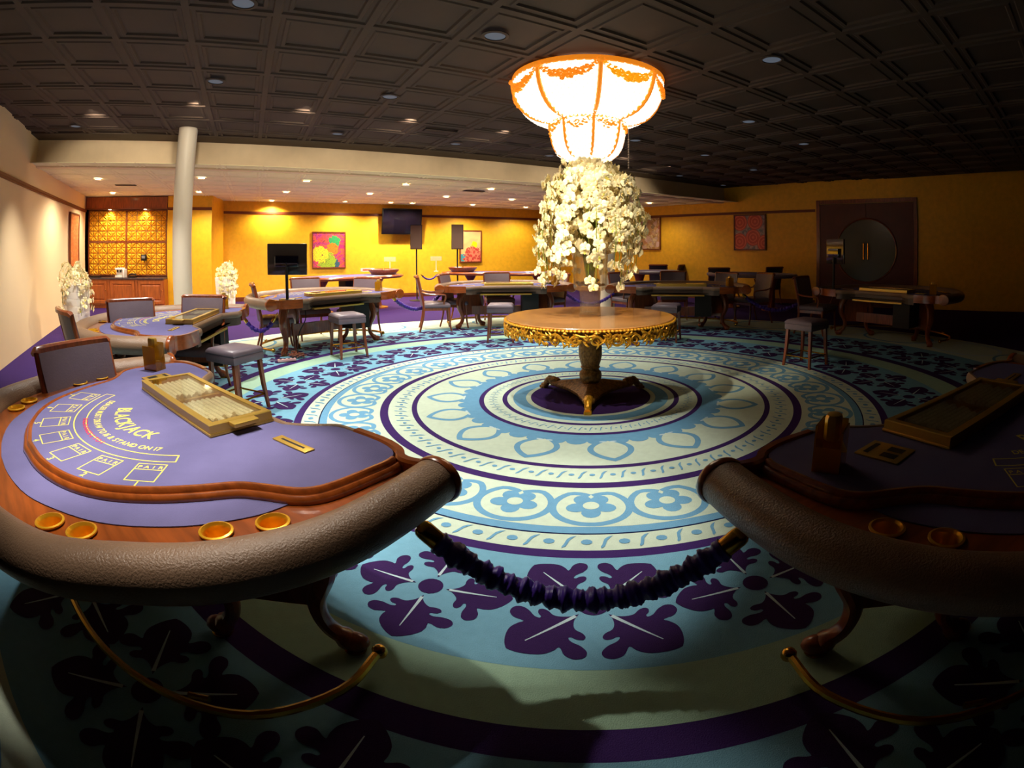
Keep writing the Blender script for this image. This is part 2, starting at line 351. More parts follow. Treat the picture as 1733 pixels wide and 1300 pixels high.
# carpet, laid wall to wall
def carpet():
    mb = MB(); E = 0.0006
    def L(k): return k*E
    def P(r, a, z=0): return (C0.x+r*cos(a), C0.y+r*sin(a), z)
    def ring(r0, r1, mi, k, n=192):
        V = []; F = []
        for j in range(n):
            a = 2*pi*j/n; V += [P(r0, a, L(k)), P(r1, a, L(k))]
        for j in range(n):
            a = 2*j; b = 2*((j+1) % n); F.append((a, a+1, b+1, b))
        mb.add(V, F, mi)
    mb.add([(-20, -4, -0.02), (16, -4, -0.02), (16, 26, -0.02), (-20, 26, -0.02), (-20, -4, 0), (16, -4, 0), (16, 26, 0), (-20, 26, 0)],
           [(4, 5, 6, 7), (0, 1, 2, 3), (0, 4, 5, 1), (1, 5, 6, 2), (2, 6, 7, 3), (3, 7, 4, 0)], PUR)
    def disc(r, mi, k, n=192): mb.poly([P(r, 2*pi*j/n, L(k)) for j in range(n)], mi)
    # solid discs from large to small
    for r, mi, k in ((6.15, CRE, 1), (5.05, SKY, 2), (4.07, PUR, 3), (3.93, MIN, 4), (3.635, SKY, 5), (2.855, PUR, 6), (2.785, CRE, 7), (2.628, NAV, 8), (2.616, BLU, 9),
                     (2.548, CRE, 10), (2.062, PUR, 11), (1.985, CRE, 12), (1.762, PUR, 13), (1.712, CRE, 14), (1.235, BLU, 15), (1.109, PUR, 17), (1.062, CRE, 18),
                     (.880, PUR, 19), (.832, CRE, 20), (.772, BLU, 21), (.645, CRE, 22), (.5965, PUR, 23)):
        disc(r, mi, k)
    def shape(pts, r, a, mi, k, rot=0.0, s=1.0):
        """pts local: x outward from the carpet's centre, y sideways"""
        ca, sa = cos(rot), sin(rot); out = []
        for x, y in pts:
            X = (x*ca-y*sa)*s; Y = (x*sa+y*ca)*s
            rr = r+X; aa = a+Y/max(r, .3); out.append(P(rr, aa, L(k)))
        mb.poly(out, mi)
    circ = lambda rx, ry, n=20, cx=0, cy=0: [(cx+rx*cos(2*pi*j/n), cy+ry*sin(2*pi*j/n)) for j in range(n)]
    # scalloped petals round the centre
    for j in range(48): shape(circ(.085, .083, 14), 1.235, radians(-81.3+7.5*j+3.75), BLU, 15.4+.3*(j % 2))
    # 16 pointed ovals
    for j in range(16):
        a = radians(-81.5+22.5*j)
        def oval(wd, l0, l1):
            up = [(l0+(l1-l0)*u/14, wd*max(0, sin(pi*(u/14)**.92))**.85) for u in range(15)]
            return up+[(x, -y) for x, y in reversed(up[1:-1])]
        shape(oval(.175, -.225, .235), 1.42, a, BLU, 16.2)
        shape(oval(.128, -.170, .180), 1.42, a, CRE, 16.7)
        for q in (-1, 1):
            shape(circ(.012, .03, 8), 1.265, a+q*radians(1.8), PAL, 17.1+.2*q)
    # rows of dots and wavy strokes
    sst = [(-1, -.55), (-.75, -.15), (-.3, .02), (.2, .18), (.7, .6), (1, .95), (.8, .3), (.45, -.12), (0, -.28), (-.45, -.42), (-.8, -.6)]
    def row(r, n, rd, h, wd, k, mi=BLU, ph=0):
        for j in range(n):
            a = radians(ph)+2*pi*j/n
            if rd: shape(circ(rd*.85, rd, 10), r, a, mi, k)
            b = a+pi/n
            shape([(-x*h, y*wd) for x, y in sst], r, b, mi, k)
    row(2.705, 88, .030, .062, .045, 11, ph=-88)
    row(1.868, 86, .020, .062, .040, 16, ph=-91.4)
    row(.972, 72, .010, .045, .022, 22)
    # rosettes in circles
    n = 32
    for j in range(n):
        a = radians(-87.5+360/n*j); r = 2.30
        arcp = []
        for q in range(40):
            t = radians(-176+352*q/39)       # open towards the centre, curling in
            rad = .216 if abs(t) < 2.5 else .216-(abs(t)-2.5)*.13
            arcp.append((cos(t)*rad*.98+.01, sin(t)*rad*1.02))
        wdt = .0215
        o_ = []; i_ = []
        for q in range(40):
            t0 = arcp[max(0, q-1)]; t1 = arcp[min(39, q+1)]; dx, dy = t1[0]-t0[0], t1[1]-t0[1]; l = hypot(dx, dy)+1e-9
            o_.append((arcp[q][0]+dy/l*wdt, arcp[q][1]-dx/l*wdt)); i_.append((arcp[q][0]-dy/l*wdt, arcp[q][1]+dx/l*wdt))
        for q in range(39): shape([o_[q], o_[q+1], i_[q+1], i_[q]], r, a, BLU, 10.7+.5*(j % 2))
        for q in range(5):
            t = 2*pi*q/5
            shape([(x*cos(t)-y*sin(t), x*sin(t)+y*cos(t)) for x, y in circ(.062, .054, 14, .086, 0)], r, a, BLU, 11.5+.25*q)
        shape(circ(.048, .048, 16), r, a, CRE, 13.2)
    # palmettes: four feathered petals and a round heart
    half = [(.085, 0), (.12, .012), (.15, .035), (.165, .06), (.162, .09), (.17, .113), (.188, .119), (.204, .103), (.208, .082), (.22, .078), (.228, .10), (.222, .14), (.232, .176),
            (.26, .19), (.292, .174), (.30, .14), (.286, .11), (.284, .095), (.31, .098), (.35, .092), (.388, .066), (.42, .03), (.435, 0)]
    H = [(p.x, p.y) for p in catmull([(x, y, 0) for x, y in half], 3)]
    full = H+[(x, -y) for x, y in reversed(H[1:-1])]
    def palmette(r, a, rot, s, k, sx=1.0):
        for q in range(4):
            t = rot+q*pi/2; ct, st = cos(t), sin(t)
            f = lambda pts: [(x*ct-y*st, (x*st+y*ct)*sx) for x, y in pts]
            shape(f([(x*.88, y*.98) for x, y in full]), r, a, AUB, k+.2*q, 0, s)
            shape(f([(.09, -.008), (.09, .008), (.31, .002), (.31, -.002)]), r, a, PAL, k+1.2, 0, s)
        shape(circ(.058, .058, 20), r, a, AUB, k, 0, s)
    for j in range(28):
        palmette(3.238, radians(-87.4+360/28*j), pi/4 if j % 2 == 0 else 0.05, 1.12 if j % 2 == 0 else 1.0, 8)
    for j in range(36):
        palmette(4.50, radians(-87.4+360/36*j), pi/4 if j % 2 == 0 else 0, 1.2, 5, 1.0)
    # large loops on the outermost cream ring
    for j in range(26):
        a = 2*pi*j/26
        for q in range(36):
            t0, t1 = 2*pi*q/36, 2*pi*(q+1)/36
            g = lambda t, e: ((.40+e)*cos(t), (.62+e)*sin(t))
            shape([g(t0, 0), g(t1, 0), g(t1, .05), g(t0, .05)], 5.6, a, PAL if j % 2 else BLU, 3+.5*(j % 2))
    return struct(mb.build('floor', CARPET, smooth=0))
carpet()

# ------------------------------------------------------------------ columns, alcove, wall things
def column(p, r, z1, nm):
    mb = MB(); mb.lathe([(r*1.03, 0), (r*1.03, .06), (r, .08), (r, z1)], 40, (p.x, p.y)); return struct(mb.build(nm, COLM))
pc = at(319, 220, MAIN_Z); column(Vector((pc.x, pc.y, 0)), .155, MAIN_Z+.02, 'trim_3')
pc2 = at(1028, 283, MAIN_Z); column(Vector((pc2.x, pc2.y, 0)), .155, MAIN_Z+.02, 'trim_4')

def on_al(px, py, lift=0.0):
    d = ray(px, py); t = (nA.dot(P_AL)-lift)/(nA.x*d.x+nA.y*d.y); return Vector((0, 0, EYE))+d*t
al_w = (P_AR-P_AL).length; al_rz = atan2(dA.y, dA.x)
# recess wall behind the gold panels
mb = MB(); a, b = P_AL+nA*.20, P_AR+nA*.20
mb.prism([(a.x, a.y), (b.x, b.y), (b.x+nA.x*.1, b.y+nA.y*.1), (a.x+nA.x*.1, a.y+nA.y*.1)], 0, MAIN_Z)
struct(mb.build('wall_alcove', DWOOD, smooth=0))
t = thing('wooden_header', 'plain reddish wooden header board spanning the top of the bar alcove', 'header', (P_AL.x, P_AL.y, 0), al_rz)
mb = MB(); mb.box(0.02, al_w-.01, -.03, .19, 2.47, 2.76); mb.build('header_board', DWOOD, t, smooth=0)
mb = MB(); mb.box(0.01, al_w, -.045, .19, 2.455, 2.485); mb.build('header_moulding', TRIMM, t, smooth=0)
for x in (.30*al_w, .73*al_w):
    mb = MB(); mb.lathe([(.035, 2.455), (.045, 2.45), (.03, 2.445), (0.001, 2.44)], 14, (x, .06)); mb.build('spotlight', LAMPON, t); q = P_AL+dA*x+nA*.02; spot('alcove_lamp', (q.x, q.y, 2.42), 30, 120, .7, (1, .84, .56), aim=(q.x+nA.x*.12, q.y+nA.y*.12, 2.0), radius=.03)
# four relief panels
cells = 4
def relief(i, j, label):
    t = thing('relief_panel', label, 'wall panel', (P_AL.x, P_AL.y, 0), al_rz, 'gold relief panels in the bar alcove')
    x0 = .06+i*(al_w-.10)/2; x1 = x0+(al_w-.10)/2-.03; zb = (.80, 1.65)[j]; zt = (1.625, 2.43)[j]
    nx, nz = 4, 3; cx, cz = (x1-x0)/nx, (zt-zb)/nz; mb = MB(); Y = .16
    mb.box(x0, x1, Y-.004, Y, zb, zt, 1)
    for a in range(nx):
        for b in range(nz):
            X, Z = x0+(a+.5)*cx, zb+(b+.5)*cz
            for q in range(8):      # eight folded blades meeting in the middle of each square
                th = q*pi/4+pi/8; w_ = pi/4*.455
                def pt(ang, rr, y):
                    k = min(1/max(abs(cos(ang)), 1e-6), 1/max(abs(sin(ang)), 1e-6)); return (X+cos(ang)*k*rr*cx*.485, y, Z+sin(ang)*k*rr*cz*.485)
                c_ = pt(th, .10, Y-.006); l_ = pt(th-w_, .96, Y-.006); r_ = pt(th+w_, .96, Y-.006); h_ = pt(th, .66, Y-.055)
                mb.add([c_, l_, r_, h_], [(0, 1, 3), (1, 2, 3), (2, 0, 3)], 0)
    mb.build('relief', [RELIEF, mat('relief_ground', (140, 84, 20), .5)], t, smooth=0)
    mb = MB(); e = .012
    mb.box(x0-e, x0+e, Y-.03, Y, zb, zt); mb.box(x1-e, x1+e, Y-.03, Y, zb, zt)
    mb.box(x0-e, x1+e, Y-.032, Y, zb-.005, zb+e); mb.box(x0-e, x1+e, Y-.032, Y, zt-e, zt+.008)
    mb.build('panel_frame', DWOOD, t, smooth=0)
relief(0, 0, 'lower left panel of folded gold star relief behind the bar counter')
relief(1, 0, 'lower right panel of folded gold star relief behind the bar counter')
relief(0, 1, 'upper left panel of gold star relief, under the brightest alcove spot')
relief(1, 1, 'upper right panel of gold star relief, next to the yellow pier')
# cabinets and worktop
for k in range(3):
    t = thing('cabinet', ['cherry wood base cabinet at the left end of the bar, by the orchid planter', 'cherry wood base cabinet in the middle of the bar', 'cherry wood base cabinet at the right end of the bar, by the pier'][k], 'cabinet',
              (P_AL.x+dA.x*.02, P_AL.y+dA.y*.02, 0), al_rz, 'cherry wood cabinets under the bar worktop')
    wd = (al_w-.02)/3; x0 = .01+k*wd; x1 = x0+wd-.008
    mb = MB(); mb.box(x0, x1, -.30, .15, .08, .715); mb.box(x0, x1, -.26, .15, 0, .08); mb.box(x0, x0+.06, -.312, -.29, .08, .715); mb.build('body', CWOOD, t, smooth=0)
    d = MB(); a, b, z0, z1 = x0+.08, x1-.03, .12, .68
    d.rings([[(a+e, y, z0+e), (b-e, y, z0+e), (b-e, y, z1-e), (a+e, y, z1-e)] for e, y in ((0, -.302), (0, -.325), (.07, -.325), (.085, -.31), (.10, -.31), (.12, -.322))], True, True)
    dd = d.build('door', CWOOD, t, smooth=0)
    mb = MB(); mb.sphere((b-.035, -.335, .45), .013, 10, 6); mb.build('knob', BRASS, dd)
t = thing('worktop', 'dark polished worktop running along the bar cabinets', 'worktop', (P_AL.x, P_AL.y, 0), al_rz)
mb = MB(); mb.rbox(.01, al_w-.01, -.34, .15, .717, .755, .008); mb.build('slab', mat('dark_stone', (70, 58, 62), .2, noise=.3, nscale=20), t)
p = on_al(207, 462)
t = thing('coffee_machine', 'small white coffee machine on the bar worktop', 'coffee machine', (p.x-nA.x*.12, p.y-nA.y*.12, .757), al_rz)
mb = MB(); mb.rbox(-.13, .09, -.12, .12, 0, .05, .01); mb.rbox(-.13, .09, -.02, .12, .05, .21, .01); mb.rbox(-.13, .09, -.12, .12, .19, .24, .012); mb.build('body', WHITE, t)
for x in (-.06, .03): mb = MB(); mb.lathe([(.022, .13), (.022, .19)], 12, (x, -.07)); mb.build('spout', BLACK, t)
mb = MB(); mb.rbox(.10, .15, -.10, .12, 0, .21, .01); mb.build('water_tank', WHITE, t)
p = on_al(227, 467)
t = thing('telephone', 'black desk telephone beside the coffee machine', 'telephone', (p.x-nA.x*.12, p.y-nA.y*.12, .757), al_rz)
mb = MB(); mb.rbox(-.11, .11, -.10, .10, 0, .045, .012); mb.build('base', BLACK, t)
mb = MB(); mb.tube(catmull([(-.10, 0, .05), (-.09, 0, .075), (0, 0, .085), (.09, 0, .075), (.10, 0, .05)], 4), .02); mb.build('handset', BLACKM, t)
p = on_al(160, 470)
tag(MB().rbox(-.16, .16, -.07, .07, 0, .035, .01).build('black_tray', BLACK), 'low black tray at the left end of the bar worktop', 'tray')
o = bpy.data.objects['black_tray']; o.location = (p.x-nA.x*.12+.1*dA.x, p.y-nA.y*.12+.1*dA.y, .757); o.rotation_euler = (0, 0, al_rz)
p = on_al(243, 436, -.02)
t = thing('card_reader', 'small black box fixed on the gold relief panel', 'card reader', (p.x, p.y, p.z), al_rz)
mb = MB(); mb.rbox(-.08, .08, -.02, .075, -.08, .08, .01); mb.build('box', BLACK, t); mb = MB(); mb.box(-.05, .05, -.026, -.02, -.02, .05); mb.build('display', mat('grey_display', (120, 120, 120), .3), t, smooth=0)

def wall_frame(w, x0, x1, y0, y1, lift):
    a = onwall(w, x0, y0, lift); b = onwall(w, x1, y0, lift); c = onwall(w, x1, y1, lift)
    return a, (b-a).xy.length, a.z, c.z, w[0]
def art_mat(name, kind):
    m = bpy.data.materials.new(name); m.use_nodes = True; nt = m.node_tree; N = nt.nodes; Lk = nt.links; b = N['Principled BSDF']; b.inputs['Roughness'].default_value = .35
    tc = N.new('ShaderNodeTexCoord'); uv = tc.outputs['Object']
    def ramp(src, cols, interp='LINEAR'):
        r = N.new('ShaderNodeValToRGB'); r.color_ramp.interpolation = interp; e = r.color_ramp.elements
        while len(e) < len(cols): e.new(.5)
        for i, (p_, c) in enumerate(cols): e[i].position = p_; e[i].color = (*lin(c), 1)
        Lk.new(src, r.inputs[0]); return r.outputs[0]
    def noise(sc, dist=0.0, det=5):
        n = N.new('ShaderNodeTexNoise'); n.inputs['Scale'].default_value = sc; n.inputs['Distortion'].default_value = dist; n.inputs['Detail'].default_value = det; Lk.new(uv, n.inputs['Vector']); return n.outputs[0]
    def spot_(cx, cz, r, power=1.0):
        mp = N.new('ShaderNodeMapping'); mp.inputs['Location'].default_value = (-cx/r, 0, -cz/r); mp.inputs['Scale'].default_value = (1/r, 0, 1/r); Lk.new(uv, mp.inputs[0])
        nz = N.new('ShaderNodeTexNoise'); nz.inputs['Scale'].default_value = 14; Lk.new(uv, nz.inputs['Vector'])
        ln = N.new('ShaderNodeVectorMath'); ln.operation = 'LENGTH'; Lk.new(mp.outputs[0], ln.inputs[0])
        ad = N.new('ShaderNodeMath'); ad.operation = 'MULTIPLY_ADD'; ad.inputs[1].default_value = .9; Lk.new(nz.outputs[0], ad.inputs[0]); Lk.new(ln.outputs['Value'], ad.inputs[2])
        lt = N.new('ShaderNodeMath'); lt.operation = 'LESS_THAN'; lt.inputs[1].default_value = 1.35; Lk.new(ad.outputs[0], lt.inputs[0]); return lt.outputs[0]
    def mix(f, a, c):
        x = N.new('ShaderNodeMix'); x.data_type = 'RGBA'; Lk.new(f, x.inputs['Factor'])
        if isinstance(a, tuple): x.inputs['A'].default_value = (*lin(a), 1)
        else: Lk.new(a, x.inputs['A'])
        if isinstance(c, tuple): x.inputs['B'].default_value = (*lin(c), 1)
        else: Lk.new(c, x.inputs['B'])
        return x.outputs['Result']
    if kind == 'burst':
        col = ramp(noise(3.2, 1.5), [(0, (120, 40, 60)), (.38, (216, 40, 110)), (.47, (236, 100, 30)), (.53, (150, 40, 130)), (.6, (240, 80, 60)), (1, (250, 150, 40))])
        col = mix(spot_(.60, .10, .26), col, (40, 90, 110)); col = mix(spot_(.68, .78, .19), col, (40, 160, 90)); col = mix(spot_(.62, .55, .2), col, (240, 130, 20))
        col = mix(spot_(.45, .22, .30), col, (150, 180, 40)); col = mix(spot_(.24, .40, .27), col, (246, 214, 40))
        v = N.new('ShaderNodeTexVoronoi'); v.inputs['Scale'].default_value = 22; v.feature = 'DISTANCE_TO_EDGE'; Lk.new(uv, v.inputs['Vector'])
        lt = N.new('ShaderNodeMath'); lt.operation = 'LESS_THAN'; lt.inputs[1].default_value = .03; Lk.new(v.outputs['Distance'], lt.inputs[0]); col = mix(lt.outputs[0], col, (90, 50, 60))
    elif kind == 'vase':
        col = ramp(noise(2.5, 1), [(.3, (236, 190, 120)), (.5, (232, 170, 110)), (.7, (226, 150, 110))])
        col = mix(spot_(.12, .15, .14), col, (60, 150, 160)); col = mix(spot_(.50, .56, .12), col, (250, 210, 20))
        v = N.new('ShaderNodeTexVoronoi'); v.inputs['Scale'].default_value = 14; Lk.new(uv, v.inputs['Vector'])
        c2 = ramp(v.outputs['Distance'], [(.2, (200, 60, 50)), (.4, (150, 50, 50)), (.6, (220, 120, 90))]); col = mix(spot_(.48, .16, .38), col, c2)
    elif kind == 'petals':
        v = N.new('ShaderNodeTexVoronoi'); v.inputs['Scale'].default_value = 9; Lk.new(uv, v.inputs['Vector'])
        col = ramp(v.outputs['Color'], [(0, (150, 50, 60)), (.3, (196, 150, 100)), (.5, (150, 110, 40)), (.7, (206, 170, 160)), (1, (120, 100, 50))])
        col = mix(ramp(noise(6, 2), [(.56, (0, 0, 0)), (.62, (255, 255, 255))]), col, (206, 180, 130))
    elif kind == 'swirls':
        col = (150, 120, 130)
        c0 = ramp(noise(12, 0), [(.4, (110, 100, 110)), (.6, (190, 150, 140))]); col = c0
        for cx_, cz_ in ((.19, .78), (.66, .80), (.18, .25), (.60, .36), (.95, .2)):
            mp = N.new('ShaderNodeMapping'); mp.inputs['Location'].default_value = (-cx_, 0, -cz_); mp.inputs['Scale'].default_value = (1, 0, 1); Lk.new(uv, mp.inputs[0])
            ln = N.new('ShaderNodeVectorMath'); ln.operation = 'LENGTH'; Lk.new(mp.outputs[0], ln.inputs[0])
            wv = N.new('ShaderNodeMath'); wv.operation = 'SINE'; ml = N.new('ShaderNodeMath'); ml.operation = 'MULTIPLY'; ml.inputs[1].default_value = 75; Lk.new(ln.outputs['Value'], ml.inputs[0]); Lk.new(ml.outputs[0], wv.inputs[0])
            rg = ramp(wv.outputs[0], [(.2, (206, 62, 36)), (.9, (236, 110, 80))])
            lt = N.new('ShaderNodeMath'); lt.operation = 'LESS_THAN'; lt.inputs[1].default_value = .23; Lk.new(ln.outputs['Value'], lt.inputs[0]); col = mix(lt.outputs[0], col, rg)
    else:
        col = ramp(noise(7, 3), [(.3, (220, 150, 80)), (.5, (200, 90, 50)), (.7, (240, 190, 130))])
    Lk.new(col, b.inputs['Base Color']); return m
def picture(kind, w, x0, x1, y0, y1, label, org=None, dims=None):
    if org is None: a, W_, z1, z0, rz = wall_frame(w, x0, x1, y0, y1, .03)
    else: a, W_, z1, z0, rz = org
    t = thing('framed_picture', label, 'picture', (a.x, a.y, z0), rz); H_ = z1-z0; e = .035
    mb = MB()
    for q in ((0, W_, 0, e), (0, W_, H_-e, H_), (0, e, e, H_-e), (W_-e, W_, e, H_-e)): mb.box(q[0], q[1], -.025, .028, q[2], q[3])
    mb.build('frame', TRIMM, t, smooth=0)
    m = art_mat('painting_'+kind, kind); mb = MB(); mb.box(e, W_-e, -.008, .02, e, H_-e); mb.build('canvas', m, t, smooth=0); return t
picture('burst', BACK, 528, 585, 392, 454, 'framed abstract painting of a yellow burst on orange, pink and green')
picture('vase', BACK, 778, 815, 389.5, 444, 'framed painting with a yellow bird and red flowers behind the loudspeaker')
picture('petals', RIGHT, 1072, 1118, 369, 423, 'framed painting of pale pink and red petals beside the orchids')
picture('swirls', RIGHT, 1242, 1296, 364, 424, 'framed painting of orange red swirled discs on the right wall')
pl0 = Vector((-11.60, 6.60, 0)); pl1 = Vector((-12.45, 7.37, 0))
picture('left', None, 0, 0, 0, 0, 'tall framed orange picture on the cream wall at the left edge', org=(pl0+Vector((dL.y, -dL.x, 0))*-.0+Vector((.03, .03, 0)), (pl1-pl0).length, 2.26, 1.05, atan2((pl1-pl0).y, (pl1-pl0).x)))

# television
a, W_, z1, z0, rz = wall_frame(BACK, 646, 713, 352, 397, .18)
t = thing('wall_television', 'wide black television tilted out from the yellow back wall', 'television', (a.x, a.y, z0), rz)
mb = MB(); mb.M = T(W_/2, 0, 0) @ Matrix.Rotation(radians(8), 4, 'X'); H_ = z1-z0
mb.rbox(-W_/2, W_/2, -.03, .03, 0, H_, .012); cb = mb.build('casing', BLACK, t)
mb = MB(); mb.M = T(W_/2, 0, 0) @ Matrix.Rotation(radians(8), 4, 'X'); mb.box(-W_/2+.03, W_/2-.03, -.036, -.03, .04, H_-.03); mb.build('screen', SCREEN, t, smooth=0)
mb = MB(); mb.box(W_/2-.15, W_/2+.15, .02, .18, H_*.4, H_*.62); mb.build('wall_bracket', BLACKM, t, smooth=0)

# loudspeakers on stands
def speaker(px, label, basey):
    p = at(px, basey, 0); w_ = .17; k_ = tan((CY-379)/FPX); h0 = EYE-hypot(p.x, p.y)*tan((422-CY)/FPX)*.98; h1 = EYE+p.y*k_
    t = thing('speaker_stand', label[0], 'speaker stand', (p.x, p.y, 0), .3)
    mb = MB(); mb.tube([(0, 0, .02), (0, 0, h0-.002)], .022, 10); mb.build('pole', BLACKM, t)
    mb = MB(); mb.lathe([(.22, 0), (.22, .012), (.05, .03), (.03, .05)], 24); mb.build('base_plate', BLACKM, t)
    t = thing('loudspeaker', label[1], 'loudspeaker', (p.x, p.y, h0), .3)
    mb = MB(); mb.prism([(-w_, -.12), (w_, -.12), (w_*.6, .16), (-w_*.6, .16)], 0, h1-h0); mb.build('cabinet', BLACK, t, smooth=0)
    mb = MB(); mb.rbox(-w_+.012, w_-.012, -.134, -.12, .02, h1-h0-.02, .004); mb.build('grille', mat('speaker_grille', (84, 62, 50), .6, bump=.4, bscale=300), t, smooth=0)
speaker(706, ('thin black stand under the loudspeaker below the television', 'tall dark loudspeaker in front of the television corner'), 509)
speaker(775, ('thin black stand in front of the picture with the yellow bird', 'tall dark loudspeaker in front of the picture with the yellow bird'), 509)

# double door with a round window on the dark right side
a = onwall(RIGHT, 1383, 420, 0); rz = RIGHT[0]
mb = MB(); mb.M = T(a.x, a.y, 0) @ Rz(rz)
mb.box(0, .09, -.06, -.002, 0, 2.72); mb.box(2.6, 2.69, -.06, -.002, 0, 2.72); mb.box(0, 2.69, -.06, -.002, 2.62, 2.72)
struct(mb.build('trim_1', DWOOD, smooth=0))
REDW = mat('dark_red_door_wood', (92, 24, 10), .4, noise=.2, nscale=4)
for k in range(2):
    x0 = .095+k*1.255; x1 = x0+1.245
    mb = MB(); mb.M = T(a.x, a.y, 0) @ Rz(rz); n = 40; R_ = .80; cx = (.095+2*1.25)/2+.05; cz = 1.42
    mb.box(x0, x1, -.045, -.004, .01, 2.61)
    o = struct(mb.build('door_%d' % (k+1), REDW, smooth=0))
    # half of the round glazed panel in each leaf
    s_ = -1 if k == 0 else 1
    pts = [(cx+s_*R_*cos(radians(-90+180*q/n)), cz+R_*sin(radians(-90+180*q/n))) for q in range(n+1)]
    g = MB(); g.M = mb.M; g.rings([[(x, -.054, z) for x, z in pts], [(x, -.046, z) for x, z in pts]], True, True)
    g.build('door_glass', mat('dim_door_glass', (66, 66, 54), .2), o, smooth=0)
    g = MB(); g.M = mb.M; g.tube([(x, -.054, z) for x, z in pts], .022, 8); g.build('glass_surround', DWOOD, o)
    g = MB(); g.M = mb.M; hx = cx-s_*-.06; g.tube([(hx, -.05, 1.2), (hx, -.10, 1.2), (hx, -.10, 1.6), (hx, -.05, 1.6)], .014, 8); g.build('door_handle', BRASS, o)
# ceiling vents
def vent(px, py, z, label, sz=(.5, .16)):
    p = at(px, py, z); t = thing('ceiling_vent', label, 'vent', (p.x, p.y, z-.003), FAS[0])
    mb = MB(); a_, b_ = sz
    for q in ((-a_/2, a_/2, -b_/2, -b_/2+.02), (-a_/2, a_/2, b_/2-.02, b_/2), (-a_/2, -a_/2+.02, -b_/2, b_/2), (a_/2-.02, a_/2, -b_/2, b_/2)): mb.box(*q, -.012, 0)
    mb.build('frame', BLACKM, t, smooth=0)
    mb = MB(); n = 5
    for i in range(n): y = -b_/2+.03+i*(b_-.06)/(n-1); mb.box(-a_/2+.02, a_/2-.02, y-.004, y+.008, -.010, 0)
    mb.build('slats', mat('vent_slat', (70, 60, 52), .5), t, smooth=0)
vent(745, 221, MAIN_Z, 'small black air vent in the dark ceiling left of the chandelier'); vent(213, 313, SOFFIT_Z, 'narrow air vent in the low ceiling in front of the bar alcove')
vent(802, 323, SOFFIT_Z, 'air vent in the low ceiling between rows of lit downlights')

# ------------------------------------------------------------------ downlights
def downlight(px, py, z, lit, label, group, r=.075):
    p = at(px, py, z); t = thing('downlight', label, 'downlight', (p.x, p.y, z-.002), 0, group)
    mb = MB(); mb.lathe([(r*1.35, 0), (r*1.35, -.006), (r*1.05, -.012), (r, -.004), (r, .0)], 28, caps=False); mb.build('ring', PLASTER if lit else CEIL, t)
    mb = MB(); mb.lathe([(.001, -.005), (r*.7, -.005), (r, -.003)], 28, caps=False); mb.build('lens', LAMPON if lit else LAMPDIM, t)
    return p
SOF = [(166, 303, 'lit downlight in the low ceiling nearest the left wall, before the bar'), (191, 327, 'lit downlight just in front of the wooden bar header'),
       (341, 301, 'lit downlight touching the right side of the left column, near the fascia'), (337, 325, 'lit downlight beside the left column, close above the yellow pier'),
       (519, 306, 'lit downlight nearest the fascia above the framed burst painting'), (484, 325, 'lit downlight of the middle row above the standing monitor'),
       (460, 340, 'lit downlight close to the wall at the left part of the back wall'), (687, 312, 'large lit downlight near the fascia above the television'),
       (626, 328, 'lit downlight of the middle row left of the television'), (584, 341, 'lit downlight close to the wall above the framed burst painting'),
       (661, 343, 'lit downlight close to the wall above the left half of the television'), (698, 344, 'lit downlight close to the wall above the right half of the television'),
       (755, 333, 'lit downlight of the middle row right of the television'), (831, 320, 'lit downlight near the fascia left of the orchids'),
       (800, 347, 'lit downlight close to the wall above the painting with the yellow bird'), (866, 338, 'lit downlight of the middle row left of the orchids'),
       (890, 351, 'lit downlight close to the wall at the far end beside the orchids'), (1099, 344, 'lit downlight at the right end of the low ceiling, right of the orchids')]
for i, (px, py, lb) in enumerate(SOF):
    p = downlight(px, py, SOFFIT_Z, True, lb, 'lit downlights in the low ceiling')
    spot('downlight_lamp', (p.x, p.y, SOFFIT_Z-.03), SOFFIT_POWER*(.3 if px > 1000 else .7 if px > 800 else 1), 150, .6, (1, .86, .66))
DIM = [(365, 137, 'dim blue grey downlight in the dark ceiling above the left column'), (128, 213, 'dim downlight in the dark ceiling at the far left above the fascia'),
       (660, 163, 'dim downlight in the dark ceiling midway between column and chandelier'), (571, 226, 'dim downlight in the dark ceiling just above the pale fascia'),
       (838, 60, 'dim large downlight in the dark ceiling left of the chandelier rim'), (771, 243, 'dim downlight low above the fascia, right of the black vent'),
       (1075, 237, 'dim downlight just right of the lower chandelier tier'), (1193, 262, 'dim downlight right of the hanging crystal drop'),
       (1267, 205, 'dim downlight in the dark ceiling on the right, above the swirl painting'), (1306, 100, 'dim downlight high in the dark ceiling at upper right'),
       (930, 263, 'dim downlight left of the lower chandelier tier'), (1150, 297, 'dim downlight above the right end of the fascia'),
       (1224, 313, 'dim downlight close to the right wall above the fascia end'), (1275, 287, 'dim downlight in the dark ceiling above the swirl painting, near the wall'),
       (1360, 243, 'dim downlight in the dark ceiling nearest the dark doors'), (412, 4, 'dim downlight at the top edge of the picture, left of centre')]
for i, (px, py, lb) in enumerate(DIM):
    p = downlight(px, py, MAIN_Z, False, lb, 'dim downlights in the dark ceiling', .085)
# main ceiling beams are set earlier; the right side is left unlit to darken

